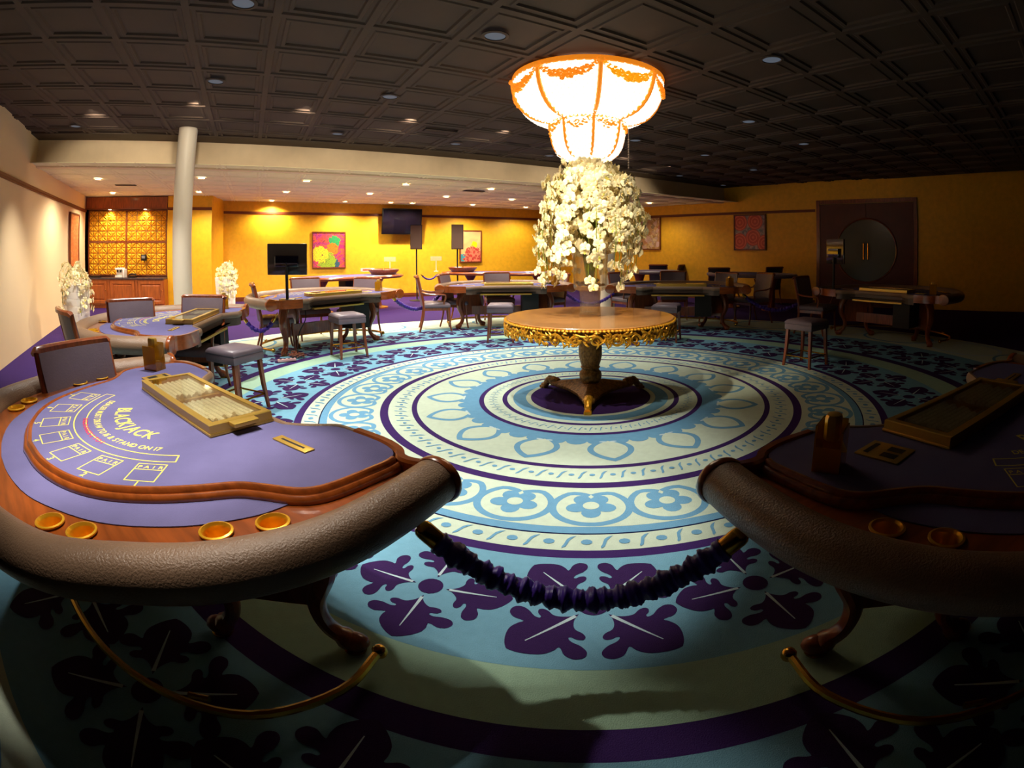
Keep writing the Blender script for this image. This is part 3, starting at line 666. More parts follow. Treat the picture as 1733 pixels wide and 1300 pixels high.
# ------------------------------------------------------------------ blackjack table
def mirror(pts): return [(-x, y) for x, y in reversed(pts) if abs(x) > 1e-6]
FELT_R = [(0, .105), (.22, .105), (.40, .10), (.464, .085), (.544, .030), (.613, -.035), (.669, -.055), (.76, -.058), (.884, -.050), (.976, -.027), (1.022, .006), (1.044, .06),
          (1.044, .171), (1.040, .285), (1.025, .355), (.985, .405), (.902, .457), (.822, .523), (.756, .645), (.679, .775), (.568, .910), (.416, 1.015), (.22, 1.085), (0, 1.115)]
RAIL_R = [(1.198, .0), (1.226, .2), (1.238, .42), (1.208, .60), (1.130, .80), (1.01, .98), (.86, 1.17), (.66, 1.30), (.42, 1.395), (.2, 1.435), (0, 1.45)]
LOW_R = [(1.02, .36), (1.0, .433), (.99, .555), (.927, .724), (.84, .864), (.735, .988), (.60, 1.09), (.42, 1.19), (.2, 1.245), (0, 1.262)]
def smooth2(pts, k=4, closed=False): return [(p.x, p.y) for p in catmull([(x, y, 0) for x, y in pts], k, closed)]
CUPS = [(1.062, .545), (.998, .70), (.765, 1.055), (.655, 1.14), (.12, 1.345)]
TZ = .80
def arc_text(mb, text, R, size, a_span=None, mi=0, cy=.25, adv=1.0, sx=1.0, bottom_out=True):
    ws = [(.30 if ch == ' ' else glyph(ch)[2]+.12)*size*adv*sx for ch in text]
    tot = sum(ws)/R; a = tot/2
    for ch, w_ in zip(text, ws):
        c = a-(w_/R)/2; a -= w_/R
        if ch == ' ': continue
        # c measured from +Y towards +X; letters stand with their tops towards the arc's centre
        px, py = R*sin(c), cy+R*cos(c)
        ux, uy = -sin(c), -cos(c)
        rx, ry = uy, -ux
        M = Matrix(((rx, ux, 0, px), (ry, uy, 0, py), (0, 0, 1, 0), (0, 0, 0, 1)))
        put_text(mb, ch, M, size, mi, sx=sx)
def make_table():
    t = thing('blackjack_table', '', 'table')
    base = smooth2([(0, .10), (.40, .095), (.464, .085), (.544, .03), (.613, -.035), (.669, -.055), (.884, -.05), (1.0, -.02), (1.05, .02), (1.10, .03), (1.15, .02), (1.20, .0)], 3)
    rail = smooth2(list(reversed(RAIL_R)), 5)
    # base board: dealer edge right -> left, then the players' arc
    railL2R = [(-x, y) for x, y in smooth2(RAIL_R, 5)]+smooth2(list(reversed(RAIL_R)), 5)[1:]
    edge = list(reversed(base))+mirror(list(reversed(base)))      # from +x to -x along the dealer side
    board = edge+railL2R
    mb = MB(); nb = len(board)
    V = [(x, y, .69) for x, y in board]+[(x, y, .762) for x, y in board]
    mb.add(V, [tuple(range(nb-1, -1, -1))]+[(i, (i+1) % nb, nb+(i+1) % nb, nb+i) for i in range(nb)])
    allc = CUPS+[(-x, y) for x, y in CUPS]; loops = [[Vector((x, y, 0)) for x, y in board]]+[[Vector((cx+.044*cos(2*pi*q/20), cy+.044*sin(2*pi*q/20), 0)) for q in range(20)] for cx, cy in allc]
    flat = [v for l in loops for v in l]
    mb.add([(v.x, v.y, .762) for v in flat], [tuple(f) for f in tessellate_polygon(loops)])
    mb.build('wood_surround', WOOD, t)
    low = smooth2(LOW_R, 4); lowp = [(0.9, .36)]+low+mirror(low)+[(-.9, .36)]
    mb = MB(); mb.prism(lowp, .7622, .766); mb.build('lower_felt', FELT, t, smooth=0)
    f = smooth2(FELT_R, 4); fp = f+mirror(f)
    mb = MB(); mb.prism(fp, .7624, TZ-.004); mb.prism([(x*.999, .5+(y-.5)*.999) for x, y in fp], TZ-.004, TZ); mb.build('felt_surface', FELT, t, smooth=0)
    # polished moulding round the players' side of the felt
    i0 = 11*4-2; mp_ = f[i0:]+mirror(f[i0:])
    prof = [(-.006, -.03), (-.006, .003), (.0, .007), (.010, .007), (.017, .001), (.020, -.010), (.030, -.009), (.038, -.015), (.042, -.026), (.040, -.035), (-.006, -.035)]
    mb = MB(); mb.sweep([(x, y, TZ-.002) for x, y in mp_], [(-q[0], q[1]) for q in prof] if False else prof, False); mb.build('moulding', WOOD, t)
    # dealer side lipping: wood at both ends, padded leather across the chip bay
    for s_ in (1, -1):
        seg = [(x*s_, y) for x, y in base[16:]]
        mb = MB(); mb.sweep([(x, y-.002, 0) for x, y in seg], [(-.03, .690), (-.012, .690), (.0, .70), (.004, .798), (-.004, .808), (-.03, .808)] if s_ < 0 else [(.03, .690), (.012, .690), (0, .70), (-.004, .798), (.004, .808), (.03, .808)], False)
        mb.build('dealer_apron', WOOD, t)
    mid = [(-x, y) for x, y in reversed(base[:17])]+base[1:17]
    mb = MB(); n_ = 10; mb.sweep([(x, y-.012, 0) for x, y in mid], [(.022*cos(2*pi*j/n_)-.0, .772+.034*sin(2*pi*j/n_)) for j in range(n_)], False); mb.build('padded_edge', ROLL, t)
    mb = MB(); mb.sweep([(x, y+.0, 0) for x, y in mid], [(-.012, .655), (.012, .655), (.012, .75), (-.012, .75)], False); mb.build('leather_apron', mat('dark_leather', (86, 72, 62), .4), t)
    # padded rail
    path = [(x*1.008, y*1.008, .752) for x, y in railL2R]
    n_ = 20; prof = [(.086*cos(2*pi*j/n_), .074*sin(2*pi*j/n_)) for j in range(n_)]
    mb = MB(); mb.sweep(path, prof, False); mb.build('padded_rail', ROLL, t)
    for s_ in (1, -1):
        mb = MB(); mb.M = T(1.208*s_, -.002, .752) @ Matrix.Rotation(pi/2, 4, 'X')
        pr = [(.094*cos(2*pi*j/28), .081*sin(2*pi*j/28)) for j in range(28)]
        mb.rings([[(x*k, y*k, z) for x, y in pr] for k, z in ((.95, -.012), (1, -.004), (1, .012), (.93, .022), (.5, .026))], True, True)
        mb.build('rail_end_cap', WOOD, t)
    # cup holders
    for cx, cy in CUPS+[(-x, y) for x, y in CUPS]:
        mb = MB(); mb.lathe([(.0475, .764), (.052, .768), (.052, .772), (.045, .774), (.041, .766), (.040, .7635), (.0385, .72), (.001, .718)], 28, (cx, cy), caps=False); mb.build('cup_holder', CUPG, t)
    # yellow layout
    mb = MB(); z = TZ+.0006; mb.M = T(0, 0, z)
    def strip(pts, wd, mi=0):
        for a_, b_ in zip(pts, pts[1:]):
            d = Vector((b_[0]-a_[0], b_[1]-a_[1])); l = d.length+1e-9; n = Vector((-d.y, d.x))/l*wd/2; e = d/l*wd*.3
            mb.poly([(a_[0]-n.x-e.x, a_[1]-n.y-e.y, 0), (b_[0]-n.x+e.x, b_[1]-n.y+e.y, 0), (b_[0]+n.x+e.x, b_[1]+n.y+e.y, 0), (a_[0]+n.x-e.x, a_[1]+n.y-e.y, 0)], mi)
    cyl = .25; span = radians(55)
    for R_ in (.590, .650): strip([(R_*sin(-span+2*span*q/40), cyl+R_*cos(-span+2*span*q/40)) for q in range(41)], .006)
    for s_ in (-1, 1): strip([(R_*sin(s_*span), cyl+R_*cos(s_*span)) for R_ in (.590, .650)], .006)
    arc_text(mb, 'BLACKJACK', .450, .105, mi=0, sx=.80)
    arc_text(mb, 'DEALER MUST DRAW TO 16 & STAND ON 17', .552, .047, mi=0, sx=.85)
    red = MB(); red.M = T(0, 0, z+.0004); arc_text(red, 'INSURANCE 2 TO 1', .606, .036, sx=1.1); red.build('red_lettering', REDP, t, smooth=0)
    for q in range(7):
        th = radians(48-16*q); R_ = .745
        M = Matrix(((-cos(th), -sin(th), 0, R_*sin(th)), (sin(th), -cos(th), 0, cyl+R_*cos(th)), (0, 0, 1, 0), (0, 0, 0, 1)))
        old = mb.M; mb.M = old @ M
        strip([(-.058, -.07), (.058, -.07), (.058, .07), (-.058, .07), (-.058, -.07)], .005); strip([(-.058, .022), (.058, .022)], .005)
        mb.M = old
        for i, ch in enumerate('PAIR'): put_text(mb, ch, M @ T(-.042+i*.028, .032, 0), .032, 0)
        put_text(mb, str(7-q), M @ T(0, -.108, 0), .046, 0)
    mb.build('yellow_lettering', YELP, t, smooth=0)
    # slots in the cloth
    mb = MB(); mb.M = T(-.675, .195, TZ) @ Rz(radians(2)); mb.rbox(-.105, .105, -.024, .024, .0004, .006, .002); sl = mb.build('bill_slot', GOLDP, t)
    mb = MB(); mb.M = T(-.675, .195, TZ) @ Rz(radians(2)); mb.box(-.072, .072, -.005, .005, .0058, .0066); mb.build('slot_opening', SOCKET, sl, smooth=0)
    mb = MB(); mb.M = T(.69, .255, TZ) @ Rz(radians(8)); mb.rbox(-.075, .075, -.085, .085, .0004, .006, .002); sl = mb.build('tip_plate', GOLDP, t)
    mb = MB(); mb.M = T(.69, .255, TZ) @ Rz(radians(8)); mb.box(-.05, .05, -.065, -.045, .0058, .0066); mb.box(-.05, -.01, .0, .06, .0058, .0066); mb.box(.01, .05, .0, .06, .0058, .0066); mb.build('slot_opening', SOCKET, sl, smooth=0)
    # under the bay: gilt drawer front
    mb = MB(); mb.rbox(-.47, .47, .02, .09, .635, .662, .004); mb.build('drawer_front', GOLDP, t)
    # two trestle legs: a board between a front and a rear cabriole leg, joined by a stretcher
    for s_ in (1, -1):
        F_ = T(.66*s_, .44, 0) @ Rz(atan2(-.60, .80*s_)-pi/2)          # local +y points to the outer leg
        mb = MB(); mb.M = F_; mb.box(-.03, .03, -.20, .20, .24, .69); mb.build('trestle_board', DWOOD, t, smooth=0)
        mb = MB(); mb.M = F_; mb.box(-.09, .09, -.30, .30, .655, .69); mb.build('top_bearer', DWOOD, t, smooth=0)
        for dy in (1, -1):
            mb = MB(); mb.M = F_
            pth = catmull([(0, .18*dy, .66), (0, .25*dy, .54), (0, .26*dy, .40), (0, .19*dy, .25), (0, .20*dy, .13), (0, .27*dy, .05)], 5)
            N = len(pth); mb.tube(pth, [.075-.035*min(1, i/(N*.75))+(.012 if i > N*.9 else 0) for i in range(N)], 10, el=.8)
            mb.sphere((0, .29*dy, .042), (.045, .065, .042), 12, 8)
            lg = mb.build('leg', DWOOD, t)
            mb = MB(); mb.M = F_; mb.lathe([(.045, 0), (.048, .012), (.03, .02)], 14, (0, .29*dy)); mb.build('gilt_pad', BRASS, lg)
    mb = MB(); mb.box(-.63, .63, .42, .47, .24, .40); mb.build('stretcher', DWOOD, t, smooth=0)
    fr = smooth2([(-1.06, .28), (-1.10, .52), (-.98, .82), (-.7, 1.02), (-.36, 1.13), (0, 1.16), (.36, 1.13), (.7, 1.02), (.98, .82), (1.10, .52), (1.06, .28)], 5)
    mb = MB(); mb.tube([(x, y, .10) for x, y in fr], .017, 8); mb.sphere((*fr[0], .10), .03, 12, 8); mb.sphere((*fr[-1], .10), .03, 12, 8); mb.tube([(-.8, .95, .13), (-.86, .9, .13)], .012); mb.tube([(.8, .95, .13), (.86, .9, .13)], .012); mb.build('foot_rail', BRASS, t)
    mb = MB(); mb.box(.30, .60, .06, .40, .27, .655); mb.build('drop_box', BLACKM, t, smooth=0)
    return t
def make_tray():
    t = thing('chip_tray', '', 'chip tray')
    def ringb(mb, x0, x1, y0, y1, z0, z1, wd, mi=None):
        o = [(x0, y0), (x1, y0), (x1, y1), (x0, y1)]; i = [(x0+wd, y0+wd), (x1-wd, y0+wd), (x1-wd, y1-wd), (x0+wd, y1-wd)]
        mb.rings([[(*p, z) for p, z in zip(o, [z0]*4)], [(*p, z1-.004) for p in o], [(p[0]+(.004 if p[0] < 0 else -.004), p[1]+(.004 if p[1] < .2 else -.004), z1) for p in o],
                  [(*p, z1) for p in i], [(*p, z0) for p in i]], True, False, mi)
        mb.rings([[(*p, z0) for p in o], [(*p, z0) for p in i]], True, False, mi)
    mb = MB(); ringb(mb, -.45, .45, -.15, .15, .012, .048, .030); mb.rbox(-.455, .455, -.155, .155, .0005, .012, .003); mb.build('gold_frame', GOLDP, t)
    mb = MB()
    for i in range(9): y = -.10+.025*i; mb.tube([(-.415, y, .014), (.415, y, .014)], .0085, 6)
    mb.box(-.012, .012, -.118, .118, .012, .036)
    mb.build('chip_grooves', GOLDP, t)
    mb = MB(); rnd = random.Random(3)
    for i in range(9):
        y = -.10+.025*i
        for (a_, b_) in ((-.39, -.03), (.03, .39)):
            x = a_+rnd.random()*.06
            while x < b_-rnd.random()*.05:
                mb.M = T(x, y, .028) @ Matrix.Rotation(pi/2, 4, 'Y'); mb.lathe([(.0122, 0), (.0122, .0038)], 8); x += .0046
    mb.M = Matrix.Identity(4)
    o = mb.build('chips', CHIP, t, smooth=0); o['kind'] = 'stuff'
    mb = MB(); mb.box(-.42, .42, -.12, .12, .043, .0455); mb.build('glass_lid', LID, t, smooth=0)
    mb = MB(); mb.rbox(-.503, -.452, -.06, .06, .030, .046, .003); mb.build('lock_plate', GOLDP, t)
    return t
def make_shoe():
    t = thing('discard_holder', '', 'card holder')
    mb = MB(); h = .155
    mb.box(-.055, .055, -.045, -.040, .001, h); mb.box(-.055, .055, .040, .045, .001, h*.9); mb.box(-.055, -.050, -.04, .04, .001, h); mb.box(.05, .055, -.04, .04, .001, h*.55); mb.box(-.055, .055, -.045, .045, .0005, .006)
    mb.build('amber_box', ACRYL, t, smooth=0)
    mb = MB(); mb.prism([(-.048, -.038), (.03, -.038), (.03, .038), (-.048, .038)], .007, .075); mb.build('card_stop', ACRYL, t, smooth=0)
    mb = MB(); mb.rbox(-.03, .03, -.025, .025, h-.06, h+.03, .012); mb.build('handle', GOLDP, t)
    return t
TABLES = [(-1.693, 1.932, 2.763, 'large blue felt blackjack table filling the left foreground'), (-3.874, 3.965, 2.006, 'blue felt blackjack table behind the foreground one, in front of the bar'),
          (-3.949, 6.757, 1.163, 'blackjack table carrying the standing monitor, behind two dealer stools at left'), (-1.941, 9.196, .28, 'blackjack table at the back, left of the gilt round table'),
          (1.129, 9.06, -.153, 'blackjack table at the back, right of the gilt round table'), (4.08, 7.35, -1.047, 'blackjack table in the dark at the far right'),
          (1.44, 2.03, -2.70, 'half dark blackjack table at the right foreground')]
tb0 = make_table(); tr0 = make_tray(); sh0 = make_shoe()
TRL = ['gold chip tray with a glass lid on the foreground table', 'gold chip tray on the table in front of the bar', 'gold chip tray on the table with the monitor', 'gold chip tray on the back table left of the vase', 'gold chip tray on the back table right of the vase', 'gold chip tray on the dark far right table', 'gold chip tray on the right foreground table']
SHL = ['tall amber card holder at the far corner of the foreground table', 'amber card holder on the table in front of the bar, by the chair', 'amber card holder on the monitor table\'s right end', 'amber card holder on the back table just left of the vase', 'greenish amber card holder on the back table right of the vase', 'card holder on the dark far right table', 'dark amber card holder on the right foreground table']
TB = []
for i, (x, y, a_, lb) in enumerate(TABLES):
    r = tb0 if i == 0 else dup(tb0); r.location = (x, y, 0); r.rotation_euler = (0, 0, a_); r['label'] = lb; r['group'] = 'blackjack tables round the carpet'; TB.append(r)
    def loc(lx, ly, lz=0, x=x, y=y, a_=a_): return Vector((x+lx*cos(a_)-ly*sin(a_), y+lx*sin(a_)+ly*cos(a_), lz))
    r = tr0 if i == 0 else dup(tr0); r.location = loc(0.06, .262, TZ+.001); r.rotation_euler = (0, 0, a_+.01); r['label'] = TRL[i]; r['group'] = 'chip trays'
    r = sh0 if i == 0 else dup(sh0); r.location = loc(.93, .20, TZ+.001); r.rotation_euler = (0, 0, a_+.5); r['label'] = SHL[i]; r['group'] = 'card holders'
def tloc(i, lx, ly, lz=0.0):
    x, y, a_ = TABLES[i][:3]; return Vector((x+lx*cos(a_)-ly*sin(a_), y+lx*sin(a_)+ly*cos(a_), lz))

# ------------------------------------------------------------------ armchairs and stools
def make_armchair(hide, frame, nm='armchair'):
    t = thing(nm, '', 'chair')
    mb = MB(); W_, D_ = .27, .26
    mb.rings([[(-W_*k, -D_*k+.01, z), (W_*k, -D_*k+.01, z), (W_*k*1.04, D_*k, z), (-W_*k*1.04, D_*k, z)] for k, z in ((.96, .425), (1.0, .435), (1.0, .475), (.95, .498), (.7, .512), (.3, .516))], True, True)
    mb.build('seat', hide, t, smooth=50)
    mb = MB(); mb.box(-.26, .26, -.25, .25, .375, .425); mb.build('seat_frame', frame, t, smooth=0)
    # curved, leaning upholstered back
    def backpt(u, v, th):      # u -1..1, v 0..1
        return (u*(.245+.015*v), -.235-.09*v**1.4-.035*(1-u*u)+th, .46+.50*v)
    mb = MB(); nu, nv = 8, 6
    fr = [[backpt(-1+2*i/nu, j/nv, .028+.012*(1-abs(-1+2*i/nu)**4)*(1-abs(2*j/nv-1)**4)) for i in range(nu+1)] for j in range(nv+1)]
    bk = [[backpt(-1+2*i/nu, j/nv, -.012) for i in range(nu+1)] for j in range(nv+1)]
    mb.rings([fr[j]+list(reversed(bk[j])) for j in range(nv+1)], True, True); mb.build('backrest', hide, t, smooth=50)
    mb = MB(); top = [(-.272, -.322, .955)]+[(u*.272, -.235-.095-.035*(1-u*u), .972) for u in [-.95+1.9*i/8 for i in range(9)]]+[(.272, -.322, .955)]
    mb.sweep(top, [(-.028, -.016), (.03, -.016), (.03, .012), (.012, .022), (-.012, .022), (-.028, .012)], False); mb.build('top_rail', frame, t)
    for s_ in (1, -1):
        mb = MB(); mb.tube(catmull([(.262*s_, -.325, .97), (.262*s_, -.29, .80), (.26*s_, -.245, .60), (.255*s_, -.225, .42), (.255*s_, -.245, .22), (.258*s_, -.31, .0)], 4), [.021]*4*4+[.017]*5, 8, el=1.0); mb.build('rear_leg', frame, t)
        mb = MB(); mb.tube(catmull([(.255*s_, .235, .43), (.255*s_, .235, .30), (.257*s_, .245, .12), (.262*s_, .268, .0)], 4), [.024-.0008*i for i in range(13)], 8); mb.build('front_leg', frame, t)
        mb = MB(); mb.tube(catmull([(.265*s_, -.262, .70), (.29*s_, -.12, .672), (.31*s_, .06, .665), (.305*s_, .16, .655), (.285*s_, .175, .60), (.262*s_, .14, .50), (.258*s_, .16, .42)], 4), .018, 8, el=.85); mb.build('armrest', frame, t)
    return t
def make_stool():
    t = thing('stool', '', 'stool')
    mb = MB(); W_ = .205
    def sq(k, z, r=.03): return [(x*k+dx*r, y*k+dy*r, z) for x, y, dx, dy in ((-W_, -W_, 0, 0), (0, -W_, 0, 0), (W_, -W_, 0, 0), (W_, 0, 0, 0), (W_, W_, 0, 0), (0, W_, 0, 0), (-W_, W_, 0, 0), (-W_, 0, 0, 0))]
    mb.rings([sq(.98, .475), sq(1, .485), sq(1, .535), sq(.975, .545), sq(1.01, .552), sq(1.0, .572), sq(.88, .596), sq(.6, .606), sq(.25, .608)], True, True); mb.build('seat', HIDE, t, smooth=40)
    for sx in (1, -1):
        for sy in (1, -1):
            mb = MB(); mb.rings([[(sx*(.172+dx*.5)+q[0]*h_, sy*(.172+dx*.5)+q[1]*h_, z) for q in ((-1, -1), (1, -1), (1, 1), (-1, 1))] for z, h_, dx in ((.478, .020, 0), (.25, .018, .02), (0, .014, .06))], True, True); mb.build('leg', DWOOD, t, smooth=0)
    for (a_, b_) in (((-.19, -.19), (.19, -.19)), ((.19, -.19), (.19, .19)), ((.19, .19), (-.19, .19)), ((-.19, .19), (-.19, -.19))):
        mb = MB(); mb.tube([(*a_, .14), (*b_, .14)], .010, 8); mb.build('foot_bar', BRASS, t)
    return t
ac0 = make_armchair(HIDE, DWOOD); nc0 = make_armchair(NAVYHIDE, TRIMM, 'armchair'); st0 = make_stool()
used = set()
def place(proto, p, face, label, group):
    r = proto if proto.name not in used else dup(proto); used.add(proto.name)
    r.location = (p.x, p.y, 0); r.rotation_euler = (0, 0, face-pi/2); r['label'] = label; r['group'] = group
    return r
def chair_px(px, py, ti, label, zt=.985, face=None, proto=None, off=.33, tgt=(0, .35)):
    """place an armchair by its top rail, facing its table"""
    b = at(px, py, zt); c = tloc(ti, *tgt) if ti is not None else None
    f = face if face is not None else atan2(c.y-b.y, c.x-b.x)
    p = Vector((b.x+cos(f)*off, b.y+sin(f)*off, 0))
    return place(proto or ac0, p, f, label, 'mauve armchairs at the blackjack tables' if proto is None else 'dark armchairs by the right wall')
chair_px(122, 580, 0, 'mauve armchair with nail trim behind the foreground table at the left edge')
chair_px(108, 524, 1, 'mauve armchair at the left edge, seen from the side below the left orchid planter')
chair_px(220, 506, 1, 'mauve armchair in front of the bar cabinets', face=-.50)
chair_px(344, 500, 1, 'mauve armchair right below the left column')
chair_px(428, 480, 2, 'mauve armchair with arms in view beside the rope, left of the monitor table')
chair_px(516, 470, 2, 'mauve armchair behind the monitor table, just right of the monitor pole')
chair_px(622, 470, 2, 'mauve armchair behind the right half of the monitor table')
chair_px(706, 467, 3, 'mauve armchair seen from its side between the monitor table and the next')
chair_px(750, 464, 3, 'mauve armchair behind the left end of the back left table')
chair_px(840, 461, 3, 'mauve armchair centred behind the back left table')
chair_px(950, 462, 3, 'mauve armchair half hidden by low orchids left of the vase')
chair_px(1046, 461, 4, 'mauve armchair just right of the vase, behind the orchids')
chair_px(1139, 459, 4, 'mauve armchair centred behind the back right table')
chair_px(1230, 461, 4, 'mauve armchair behind the right half of the back right table')
chair_px(1296, 462, 4, 'mauve armchair seen from its side at the right end of the back right table')
chair_px(1356, 468, 5, 'dim armchair at the left of the dark far right table')
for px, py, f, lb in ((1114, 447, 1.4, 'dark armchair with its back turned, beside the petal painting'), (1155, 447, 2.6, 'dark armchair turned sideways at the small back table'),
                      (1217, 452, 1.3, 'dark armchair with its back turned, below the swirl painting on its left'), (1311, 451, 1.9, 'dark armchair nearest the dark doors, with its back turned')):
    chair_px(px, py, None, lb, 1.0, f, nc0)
def stool_px(px, py, ti, label):
    b = at(px, py, .59); c = tloc(ti, 0, .3); place(st0, b, atan2(c.y-b.y, c.x-b.x), label, 'dealer stools')
stool_px(396, 588, 1, 'mauve leather stool beside the chip tray, nearest the camera')
stool_px(587, 531, 2, 'mauve leather stool in front of the monitor table')
stool_px(847, 515, 3, 'mauve leather stool partly hidden by the gilt table on its left')
stool_px(1128, 515, 4, 'mauve leather stool at the right rim of the gilt table')
stool_px(1366, 541, 5, 'stool standing alone in the half dark at right')

# ------------------------------------------------------------------ gilt round table, vase, orchids
GZ = .815
t = thing('gilt_round_table', 'round wooden table with carved gold rim on a gilt pedestal, centre of the carpet', 'table', (C0.x, C0.y, 0.014))
mb = MB(); mb.lathe([(.001, GZ-.03), (.80, GZ-.03), (.816, GZ-.02), (.820, GZ-.006), (.814, GZ), (.001, GZ)], 96, caps=False); mb.build('tabletop', TABWOOD, t)
mb = MB(); rnd = random.Random(5); R_ = .822
def onr(a, dr, z): return ((R_+dr)*cos(a), (R_+dr)*sin(a), z)
mb.lathe([(.775, GZ-.13), (.775, GZ-.03), (.765, GZ-.03), (.765, GZ-.13)], 96, caps=False, mi=1)
n_ = 150
for i in range(n_):        # twisted rope edge
    a = 2*pi*i/n_; mb.sphere(onr(a, .004, GZ-.022), (.018, .018, .013), 6, 4, 0)
N_ = 30
for i in range(N_):
    a0 = 2*pi*i/N_; fl = 1 if i % 2 else -1; big = i % 3 == 0
    zc = GZ-.092-.014*(i % 2); rad = .058 if big else .047
    pts = []
    for q in range(22):
        th = fl*(q/21*2*pi*1.45)+rnd.random()*.05; rr = rad*(1-.75*q/21)
        pts.append(onr(a0+rr*cos(th)/R_, .012-.02*(q/21), zc+rr*sin(th)))
    mb.tube(pts, [.0120-.004*q/21 for q in range(22)], 6, 0)
    # linking stems and leaves
    b = a0+pi/N_
    pts = [onr(a0+(b-a0)*2*q/8, .004+.008*sin(pi*q/8), GZ-.05-.055*sin(pi*q/8)*(1 if i % 2 else .3)) for q in range(9)]
    mb.tube(pts, .0095, 6, 0)
    for q in range(17):
        a = a0+rnd.uniform(-.5, .5)*2*pi/N_*1.3; z = GZ-rnd.uniform(.045, .15); l = rnd.uniform(.02, .034); tl = rnd.uniform(0, pi)
        p0 = onr(a-l*cos(tl)/R_, rnd.uniform(-.01, .012), z-l*sin(tl)); p1 = onr(a+l*cos(tl)/R_, rnd.uniform(0, .016), z+l*sin(tl)); pm = onr(a+l*.5*sin(tl)/R_, .016, z+l*.35*cos(tl))
        c = catmull([p0, pm, p1], 3); mb.tube(c, [.003, .007, .009, .010, .009, .006, .003][:len(c)], 5, 0)
    if big: mb.sphere(onr(a0, .012, zc), (.022, .022, .018), 8, 6, 0)
mb.build('carved_apron', [CARVE, BRONZE], t)
mb = MB(); mb.lathe([(.07, .13), (.088, .15), (.106, .19), (.110, .225), (.104, .255), (.086, .275), (.082, .285), (.094, .30), (.094, .31), (.086, .32), (.100, .36), (.113, .42), (.113, .50), (.104, .58), (.088, .65), (.084, .70), (.095, .74), (.11, GZ-.035)], 48, flute=.02, nf=18); mb.build('pedestal', BRONZE, t)
mb = MB()   # concave triangular plinth
pl = []
for k in range(3):
    a = -pi/2+k*2*pi/3
    for da, rr in ((-.55, .235), (-.32, .31), (-.16, .40), (-.11, .47), (0, .49), (.11, .47), (.16, .40), (.32, .31), (.55, .235)): pl.append((rr*cos(a+da), rr*sin(a+da), 0))
pl = [(p.x, p.y) for p in catmull(pl, 2, True)]
mb.rings([[(x*k, y*k, z) for x, y in pl] for k, z in ((.97, .055), (1.0, .068), (1.0, .085), (.95, .095), (.6, .13), (.33, .16))], True, True); mb.build('plinth', BRONZE, t)
for k in range(3):
    a = -pi/2+k*2*pi/3; mb = MB(); mb.M = Rz(a)
    mb.tube(catmull([(.40, 0, .085), (.47, 0, .10), (.53, 0, .085), (.56, 0, .045), (.60, 0, .025)], 4), [.045]*5+[.04]*4+[.034]*4+[.03]*4, 10)
    mb.tube([(.50+.035*cos(q*.6), 0, .10+.035*sin(q*.6)) for q in range(11)], .014, 6); mb.rbox(.555, .625, -.035, .035, 0.0, .03, .006)
    mb.build('scroll_foot', CARVE if k == 0 else BRONZE, t)
t = thing('glass_vase', 'tall fluted clear glass vase standing on the gilt round table', 'vase', (C0.x, C0.y, GZ+.016))
mb = MB(); o_ = [(.001, 0), (.098, 0), (.104, .012), (.100, .03), (.098, .14), (.104, .245), (.150, .262), (.160, .30), (.160, .34), (.165, .50), (.178, .66), (.190, .74)]
i_ = [(.184, .74), (.172, .66), (.158, .50), (.152, .34), (.150, .305), (.142, .275), (.098, .255), (.088, .14), (.088, .035), (.001, .03)]
mb.lathe(o_+i_, 108, caps=False, flute=.03, nf=18); mb.build('glass_body', GLASS, t, smooth=60)
mb = MB(); rnd = random.Random(9)
for i in range(46):
    a = rnd.random()*2*pi; r_ = .125*math.sqrt(rnd.random()); mb.sphere((r_*cos(a), r_*sin(a), .30+rnd.random()*.05), (.022, .018, .014), 6, 5)
o = mb.build('pebbles', mat('amber_pebble', (120, 80, 30), .3, noise=.4, nscale=20), t); o['kind'] = 'stuff'
# orchids
def blossom_mesh(seed):
    r = random.Random(seed); mb = MB()
    def petal(ang, l, wd, lift, mi=0):
        ca, sa = cos(ang), sin(ang); pts = []
        for u in (0, .25, .55, .85, 1.0):
            ww = wd*(0.25, .75, 1.0, .7, .12)[(0, .25, .55, .85, 1.0).index(u)]
            for v in (-1, -.5, 0, .5, 1):
                x = l*u; y = ww*v; z = lift*u*u-.18*wd*v*v+.12*l*sin(u*3)+r.uniform(-.001, .001)
                pts.append((x*ca-y*sa, x*sa+y*ca, z))
        mb.add(pts, [(i*5+j, i*5+j+1, i*5+j+6, i*5+j+5) for i in range(4) for j in range(4)], mi)
    for k in range(3): petal(pi/2+k*2*pi/3, .042, .014, .006)
    for k in (-1, 1): petal(pi/2+k*pi*.44, .044, .024, .010)
    petal(-pi/2, .020, .012, .016, 1); mb.sphere((0, 0, .006), .006, 6, 4, 1)
    return mb
protos = []
for k in range(3):
    mb = blossom_mesh(k); protos.append(mb)
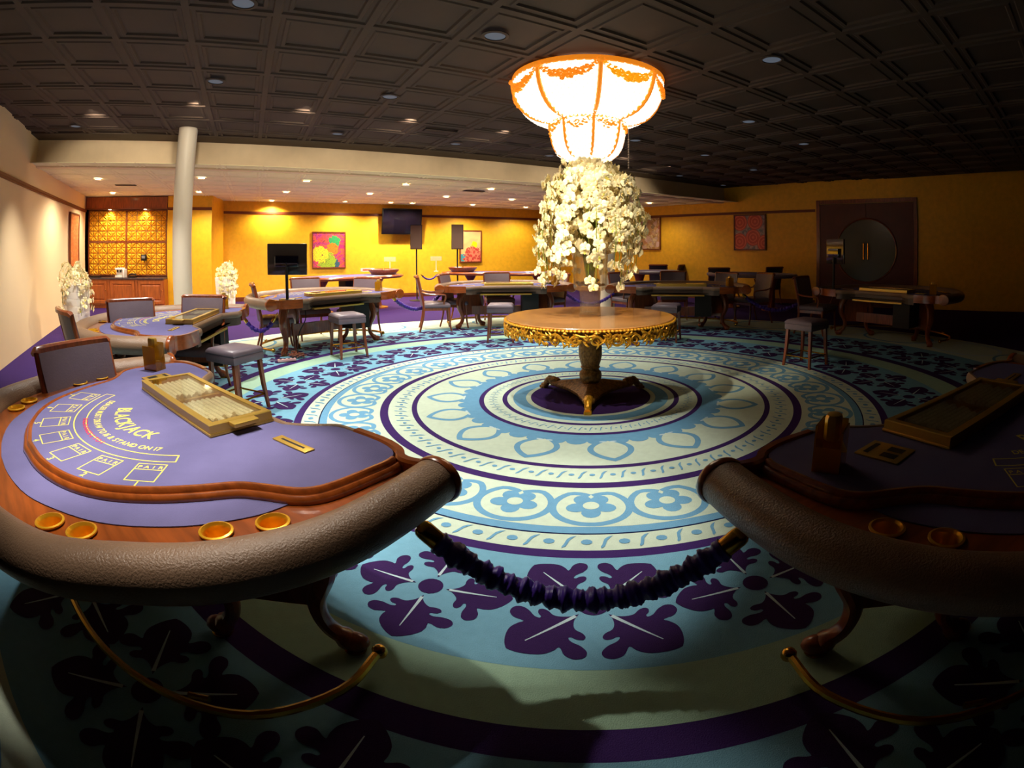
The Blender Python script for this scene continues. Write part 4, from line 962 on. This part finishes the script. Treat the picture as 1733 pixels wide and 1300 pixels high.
def orchid_bouquet(t, stems, scale, nind, seed, name='blossom', individual=True):
    rnd = random.Random(seed); stem = MB(); spots = []
    for i, (pts, nb) in enumerate(stems):
        c = catmull(pts, 7); stem.tube(c, .0035, 5)
        for j in range(nb):
            f = .30+.70*(j+.5)/nb; k = min(len(c)-1, int(f*len(c))); p = c[k]+Vector((rnd.uniform(-1, 1), rnd.uniform(-1, 1), rnd.uniform(-1, .6)))*.030*scale
            out = Vector((p.x, p.y, 0)).normalized()*1.0+Vector((rnd.uniform(-.5, .5), rnd.uniform(-.5, .5), rnd.uniform(-.5, .35)))
            spots.append((p, out.normalized(), rnd.uniform(.9, 1.25)*scale, rnd.uniform(-.6, .6), rnd.randrange(3)))
    stem.build('stems', STEM, t)
    # nearest the viewer first
    vp = Vector((0, 0, EYE))-t.location; spots.sort(key=lambda q: (q[0]-vp).length-1.0*q[1].dot((vp-q[0]).normalized()))
    rest = MB(); meshes = {}
    for i, (p, n, sc, roll, k) in enumerate(spots):
        M = T(*p) @ n.to_track_quat('Z', 'Y').to_matrix().to_4x4() @ Rz(roll) @ Matrix.Scale(sc, 4)
        if i < nind:
            if k not in meshes: meshes[k] = protos[k].build(name, [PETAL, YELP if k == 0 else PETAL2], t, smooth=60); o = meshes[k]
            else: o = meshes[k].copy(); COL.objects.link(o)
            o.matrix_basis = M; o.parent = t
        else:
            rest.M = M
            for a_, b_, c_ in ((protos[k].v, protos[k].f, protos[k].m),):
                b0 = len(rest.v); rest.v += [tuple(M @ Vector(v)) for v in a_]; rest.f += [tuple(b0+x for x in f) for f in b_]; rest.m += c_
    if rest.v:
        rest.M = Matrix.Identity(4); o = rest.build('blossoms', [PETAL, PETAL2], t, smooth=60); o['kind'] = 'stuff'
t = thing('orchid_bouquet', 'huge cascading bouquet of cream orchids rising from the glass vase', 'flowers', (C0.x, C0.y, GZ+.02))
rnd = random.Random(21); stems = []
for i in range(84):
    a = 2*pi*i/84*5.0+rnd.uniform(-.1, .1); top = rnd.uniform(1.12, 1.50); ro = (.10+.42*(1-(top-1.12)/.38*.25))*rnd.uniform(.75, 1.08)
    low = rnd.uniform(.30, .85) if top < 1.42 else rnd.uniform(.9, 1.25)
    d = lambda r_, z: (r_*cos(a), r_*sin(a), z)
    if i % 4 == 0: ro *= .55; low = rnd.uniform(.62, .95)
    stems.append(([d(.03, .34), d(.09, .75), d(.10+ro*.2, top*.86), d(ro*.50, top), d(ro*.88, top-.12*(1+ro)), d(ro*1.06, (top+low)/2), d(ro*1.0, low)], rnd.randrange(20, 27)))
orchid_bouquet(t, stems, 1.18, 96, 4)

# ------------------------------------------------------------------ chandelier
CHX = at(993, 128, MAIN_Z); CHX = Vector((C0.x-.03, 5.12, 0))
t = thing('chandelier', 'large glowing two tier crystal chandelier hanging over the gilt table', 'chandelier', (CHX.x, CHX.y, MAIN_Z-.004))
t1 = [(.760, -.045), (.752, -.12), (.728, -.20), (.690, -.28), (.635, -.35), (.560, -.405), (.47, -.44), (.385, -.452)]
t2 = [(.372, -.462), (.368, -.53), (.355, -.62), (.335, -.70), (.30, -.765), (.24, -.812), (.15, -.832), (.001, -.838)]
def rz_at(prof, f):
    f = f*(len(prof)-1); i = min(len(prof)-2, int(f)); k = f-i; return prof[i][0]*(1-k)+prof[i+1][0]*k, prof[i][1]*(1-k)+prof[i+1][1]*k
mb = MB(); mb.lathe([(.70, 0), (.775, 0), (.780, -.012), (.775, -.045), (.765, -.052), (.755, -.045), (.74, 0)], 96, caps=False); mb.build('gilt_ring', GARL, t)
mb = MB(); mb.lathe([(.30, -.448), (.385, -.448), (.388, -.462), (.372, -.470), (.30, -.465)], 72, caps=False); mb.build('gilt_ring', GARL, t)
for nm, prof in (('upper_crystal_bowl', t1), ('lower_crystal_bowl', t2)):
    mb = MB(); mb.lathe([(max(.001, r-.02), z+.01) for r, z in prof], 72, caps=False); rnd = random.Random(2)
    nn = 64 if nm[0] == 'u' else 40
    for i in range(nn):
        for j in range(20):
            f = (j+.5)/20; r, z = rz_at(prof, f); a = 2*pi*(i+.5*(j % 2))/nn
            if r < .04: continue
            s_ = .016+.004*rnd.random(); mb.sphere((r*cos(a), r*sin(a), z), (s_, s_, s_*1.2), 5, 4)
    mb.build(nm, CRYST, t, smooth=0)
rnd = random.Random(8)
for prof, nrib, r_rib, dz, tag_ in ((t1, 8, .021, .13, 'u'), (t2, 8, .016, .075, 'l')):
    for k in range(nrib):
        a = radians(-79)+2*pi*k/nrib
        mb = MB(); pts = [(rz_at(prof, f)[0]*1.02*cos(a), rz_at(prof, f)[0]*1.02*sin(a), rz_at(prof, f)[1]) for f in [q/10 for q in range(11 if tag_ == 'u' else 10)]]
        mb.tube(pts, r_rib, 6); mb.sphere(pts[0], (.04, .04, .03) if tag_ == 'u' else (.025, .025, .02), 8, 6); mb.build('gilt_rib', GARL, t)
        mb = MB(); m_ = 170 if tag_ == 'u' else 40
        for q in range(m_):
            u = (q+.5)/m_; aa = a+u*2*pi/nrib; sag = dz*4*u*(1-u); r, z0 = prof[0]; rr = r*(1.02 if tag_ == 'u' else 1.06)
            sz = (.007+.014*4*u*(1-u))*(1 if tag_ == 'u' else .8); jz = rnd.uniform(-1, 1)*sz*2.2
            mb.M = T(rr*cos(aa)-sag*.1*cos(aa), rr*sin(aa)-sag*.1*sin(aa), z0-sag+jz) @ Rz(rnd.random()*6) @ Matrix.Rotation(rnd.random()*3, 4, 'X')
            mb.sphere((0, 0, 0), (sz*1.3, sz*.5, sz*.8), 5, 3)
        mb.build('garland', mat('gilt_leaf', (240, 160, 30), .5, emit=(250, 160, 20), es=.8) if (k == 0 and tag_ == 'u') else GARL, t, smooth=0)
ch_l = bpy.data.lights.new('chandelier_lamp', 'POINT'); ch_l.energy = CHAND_POWER; ch_l.color = (1, .88, .68); ch_l.shadow_soft_size = .25
o = bpy.data.objects.new('chandelier_lamp', ch_l); COL.objects.link(o); o.location = (CHX.x, CHX.y, MAIN_Z-1.0)
p = at(1065, 236, 2.95); t = thing('crystal_drop', 'thin string of dim crystal beads hanging right of the chandelier', 'crystal string', (CHX.x+.42, CHX.y+.35, MAIN_Z-.004))
mb = MB(); mb.tube([(0, 0, 0), (0, 0, -.86)], .003, 5)
for i in range(12): mb.sphere((0, 0, -.55-.028*i), (.009, .009, .013), 6, 5)
mb.build('bead_string', mat('dull_crystal', (120, 110, 100), .2), t)

# ------------------------------------------------------------------ ropes
def rope(p0, p1, sag, label, r=.032, group='purple ropes between the tables', ends=.10):
    mid = (p0+p1)/2; t = thing('rope_barrier', label, 'rope', (mid.x, mid.y, 0), 0, group)
    L = (p1-p0).length; n = 90 if r > .03 else 40; pts = []
    for i in range(n+1):
        u = i/n; p = p0.lerp(p1, u); p = Vector((p.x-mid.x, p.y-mid.y, p.z-sag*4*u*(1-u))); pts.append(p)
    e0 = max(2, int(n*ends/L*.8)); rnd = random.Random(len(label))
    body = pts[e0:-e0]; rr = []; ph = 0
    mb = MB(); m_ = 14; R = []
    fine = catmull(body, 3); N = len(fine); ref = Vector((0, 0, 1)); wv = 0
    for i, p in enumerate(fine):
        tg = (fine[min(N-1, i+1)]-fine[max(0, i-1)]).normalized(); sd = tg.cross(ref).normalized(); uu = sd.cross(tg)
        wv += rnd.uniform(.25, .85); k = 1+.13*sin(wv)+.06*sin(wv*2.3)
        R.append([tuple(p+(sd*cos(2*pi*j/m_)+uu*sin(2*pi*j/m_))*r*(k+.09*sin(2*2*pi*j/m_+i*.22)+.05*sin(3*2*pi*j/m_-i*.5)+rnd.uniform(-.035, .035))) for j in range(m_)])
    mb.rings(R, True, True); mb.build('sleeve', VELVET, t, smooth=70)
    for q in (pts[:e0+2], list(reversed(pts))[:e0+2]):
        mb = MB(); d = (q[-1]-q[0]).normalized(); st = q[-1]-d*min(.085, (q[-1]-q[0]).length*.85)
        mb.tube([q[0], st-d*.012], r*.28, 8); mb.tube([st-d*.012, st, st+d*.012, q[-1]-d*.01, q[-1]], [r*.55, r*.8, r*.86, r*.86, r*.78], 16)
        mb.build('brass_end', BRASS, t)
p0 = at(703, 884, .63); p1 = at(1266, 896, .63)
rope(p0, p1, .265, 'wide ruched purple rope with brass ends joining the two foreground tables', .040)
def rope_t(px0, py0, px1, py1, z, sag, label): rope(at(px0, py0, z), at(px1, py1, z), sag, label, .030)
rope_t(408, 531, 470, 529, .62, .24, 'purple rope between the bar side table and the monitor table')
rope(at(664, 503, .66), at(748, 494, .66), .26, 'purple rope between the monitor table and the back left table', .032)
rope(at(950, 489, .66), at(1046, 489, .66), .30, 'purple rope seen behind the glass vase', .032)
rope(at(1256, 497, .66), at(1372, 497, .66), .30, 'dark rope between the back right table and the far right table', .032)
rope(at(712, 464, .78), at(742, 462, .78), .16, 'thin dark rope near the back wall right of the television stand', .022)

# ------------------------------------------------------------------ monitors on poles
def monitor(p, rz, w_, h_, zb, label):
    t = thing('pole_monitor', label, 'monitor', (p.x, p.y, TZ+.001), rz)
    mb = MB(); mb.rbox(-.11, .11, -.08, .08, 0, .012, .004); mb.build('base', BLACK, t)
    mb = MB(); mb.tube([(0, 0, .01), (0, 0, zb-TZ+h_*.4)], .022, 10); mb.build('pole', BLACKM, t)
    mb = MB(); z0 = zb-TZ; mb.rbox(-w_/2, w_/2, .02, .06, z0, z0+h_, .01); mb.build('casing', mat('glossy_brown_black', (50, 42, 38), .12, coat=.6), t)
    mb = MB(); mb.rbox(-w_*.30, w_*.30, -.02, .02, z0+h_*.25, z0+h_*.62, .012); mb.build('rear_housing', SCREEN, t)
    mb = MB(); mb.box(-w_/2+.02, w_/2-.02, .06, .064, z0+.025, z0+h_-.02); mb.build('screen', SCREEN, t, smooth=0)
monitor(tloc(2, -.90, .06), TABLES[2][2]-.75, .58, .42, 1.13, 'black flat monitor on a pole rising from the left table, seen from behind')
monitor(tloc(5, -.92, .10), TABLES[5][2]-.3, .50, .42, 1.22, 'dark monitor on a pole at the far right table beside the doors')
p = tloc(3, .93, .42, TZ+.001); t = thing('card_shuffler', 'black round card shuffler lying on the back left table', 'card shuffler', p)
mb = MB(); mb.lathe([(.13, 0), (.14, .01), (.13, .03), (.001, .034)], 24); mb.build('body', BLACK, t)
# cables and socket strip by the monitor table
p = at(504, 606, 0); t = thing('cable_bundle', 'tangled heap of cables on the carpet under the monitor table', 'cables', (p.x, p.y, .012))
mb = MB(); rnd = random.Random(12)
for k in range(7):
    pts = [(rnd.uniform(-.12, .12), rnd.uniform(-.10, .10), rnd.uniform(.01, .07)) for _ in range(6)]; mb.tube(catmull(pts, 5), .008, 5)
mb.build('cables', [mat('copper_cable', (150, 90, 70), .5)], t)
mb = MB(); mb.tube(catmull([(0, 0, .02), (-.02, .10, .3), (.03, .22, .5), (.0, .25, .66)], 6), .008, 5); mb.build('rising_cable', BLACKM, t)
p = at(486, 613, 0); t = thing('socket_strip', 'pinkish white socket strip on the carpet below the monitor', 'socket strip', (p.x, p.y, .012), .9)
mb = MB(); mb.rbox(-.13, .13, -.03, .03, 0, .035, .006); mb.build('strip_body', mat('pink_plastic', (226, 180, 178), .4), t)
for i in range(4):
    mb = MB(); mb.lathe([(.019, .0348), (.019, .037), (.016, .0372), (.001, .036)], 12, (-.09+.06*i, 0)); mb.build('socket', SOCKET, t)

# ------------------------------------------------------------------ roulette and poker tables at the back
def oval(L_, W_, n=48, p=2.6): return [(L_*abs(cos(2*pi*j/n))**(2/p)*(1 if cos(2*pi*j/n) >= 0 else -1), W_*abs(sin(2*pi*j/n))**(2/p)*(1 if sin(2*pi*j/n) >= 0 else -1)) for j in range(n)]
def roulette_table(p, rz, L_, W_, sgn, label, z=.82):
    t = thing('roulette_table', label, 'roulette table', (p.x, p.y, 0), rz); root = t; o_ = oval(L_, W_)
    mb = MB(); mb.prism(o_, z-.07, z-.02); mb.build('table_board', WOOD, t)
    mb = MB(); mb.sweep([(x, y, z-.02) for x, y in o_], [(.05*cos(2*pi*j/10), .035*sin(2*pi*j/10)) for j in range(10)], True); mb.build('rim', WOOD, t)
    mb = MB(); mb.prism([(x*.95, y*.93) for x, y in o_], z-.02, z+.002); mb.build('felt', FELT, t, smooth=0)
    for x in (-L_*.55, L_*.55):
        mb = MB(); mb.lathe([(.26, 0), (.26, .03), (.10, .06), (.08, .2), (.11, .4), (.09, .6), (.18, z-.07)], 24, (x, 0)); mb.build('pedestal', DWOOD, t)
    mb = MB(); mb.box(-.25, .15, -.16, .16, .35, z-.07); mb.build('drop_box', BLACKM, t, smooth=0)
    mb = MB(); mb.M = T(sgn*L_*.68, 0, z+.003); mb.lathe([(.30, 0), (.33, .03), (.40, .10), (.41, .13), (.39, .135), (.33, .08), (.22, .06), (.001, .07)], 40, caps=False); mb.lathe([(.30, 0), (.001, 0)], 40, caps=False); w_ = mb.build('wheel_bowl', DWOOD, t)
    mb = MB(); mb.M = T(sgn*L_*.68, 0, z+.003); mb.lathe([(.21, .061), (.20, .075), (.10, .085), (.03, .10), (.02, .16), (.001, .165)], 32, caps=False); mb.build('turret', BRASS, w_)
    return t
roulette_table(Vector((-6.25, 11.2, 0)), atan2(.9, .48), 1.5, .55, 1, 'long roulette table under the framed burst painting')
roulette_table(Vector((-3.0, 13.9, 0)), -.03, 1.75, .55, -1, 'long roulette table below the painting with the yellow bird')
p = at(622, 459, .83); t = thing('chip_box', 'clear box of rose coloured chips on the left roulette table', 'chip box', (p.x, p.y, .825), 1.0)
mb = MB(); mb.box(-.20, .20, -.06, .06, .0, .006); mb.box(-.20, .20, .054, .06, .006, .09); mb.box(-.20, -.195, -.06, .06, .006, .09); mb.box(.195, .20, -.06, .06, .006, .09); mb.build('clear_box', WHITE, t, smooth=0)
for i in range(8):
    mb = MB(); mb.lathe([(.02, .006), (.02, .075)], 12, (-.165+.047*i, 0)); mb.build('chip_stack', mat('rose_chip', (222, 110, 90), .5), t)
for px, lb in ((660, 'small clear sign holder above the left roulette wheel'), (738, 'small clear sign holder left of the second roulette wheel')):
    p = at(px, 451, 1.0) if px < 700 else at(px, 449, 1.0)
    zb = .83; t = thing('sign_holder', lb, 'sign holder', (p.x, p.y, zb), .4)
    mb = MB(); mb.tube([(0, 0, 0), (0, 0, .30)], .008, 6); mb.lathe([(.07, 0), (.07, .008)], 16); mb.build('stand', WHITE, t)
    mb = MB(); mb.rbox(-.16, .16, -.01, .01, .30, .42, .004); mb.build('sign_plate', clear('pale_sign', (250, 240, 214), .35), t)
def poker_table(p, rz, L_, W_, label, z=.84):
    t = thing('poker_table', label, 'table', (p.x, p.y, 0), rz); o_ = oval(L_, W_, p=2.2)
    mb = MB(); mb.prism([(x*.98, y*.98) for x, y in o_], z-.06, z-.01); mb.build('table_board', DWOOD, t)
    mb = MB(); mb.sweep([(x, y, z-.01) for x, y in o_], [(.07*cos(2*pi*j/10), .045*sin(2*pi*j/10)) for j in range(10)], True); mb.build('padded_rail', HIDE, t)
    mb = MB(); mb.prism([(x*.93, y*.9) for x, y in o_], z-.01, z+.004); mb.build('felt', FELT, t, smooth=0)
    for x in (-L_*.5, L_*.5):
        mb = MB(); mb.lathe([(.24, 0), (.24, .03), (.09, .07), (.08, .5), (.16, z-.06)], 20, (x, 0)); mb.build('pedestal', DWOOD, t)
poker_table(Vector((1.05, 14.1, 0)), 0.0, .70, .5, 'small padded table behind the orchids near the petal painting')
poker_table(Vector((3.35, 12.35, 0)), -.75, 1.15, .55, 'long padded table below the swirl painting')

# ------------------------------------------------------------------ white planters with orchids
def planter(p, rz, w_, h_, label, lb2, seed, sc, lean):
    t = thing('planter', label, 'planter', (p.x, p.y, 0), rz)
    mb = MB(); k = .82; n_ = 8
    R = [[(-w_*q, -w_*q, z), (w_*q, -w_*q, z), (w_*q, w_*q, z), (-w_*q, w_*q, z)] for q, z in [(v, z) for i in range(n_) for v, z in ((k+(1-k)*i/n_, h_*i/n_+.004), (k+(1-k)*(i+.9)/n_, h_*(i+.93)/n_), (k+(1-k)*(i+.9)/n_-.025, h_*(i+.96)/n_))]]
    mb.rings([[(x, y, 0) for x, y, z in R[0]]]+R, True, True); mb.build('ribbed_pot', PLANT, t, smooth=0)
    t = thing('potted_orchids', lb2, 'flowers', (p.x, p.y, h_+.001), 0)
    rnd = random.Random(seed); stems = []
    for i in range(15):
        a = lean+rnd.uniform(-1.5, 1.5) if i % 4 else rnd.uniform(0, 6.28); d = lambda r_, z: (r_*cos(a), r_*sin(a), z)
        ro = rnd.uniform(.12, .34)*sc; tp = rnd.uniform(.12, .36)*sc; lo = rnd.uniform(-.55, .05)*sc
        stems.append(([(0, 0, 0), d(.05, tp*.8), d(ro*.6, tp), d(max(w_*1.25, ro), tp*.5+lo*.3), d(max(w_*1.35, ro*1.05), lo)], 9))
    orchid_bouquet(t, stems, 1.25, 24, seed)
p = at(134, 574, 0); planter(p, .3, .20, .90, 'ribbed white planter at the left edge before the bar', 'cream orchids spilling from the planter at the left edge', 31, 1.0, -.6)
p = at(384, 532, 0); planter(p, .4, .20, .84, 'ribbed white planter between the left column and the back wall', 'cream orchids in the planter between column and back wall', 32, .9, 0.0)
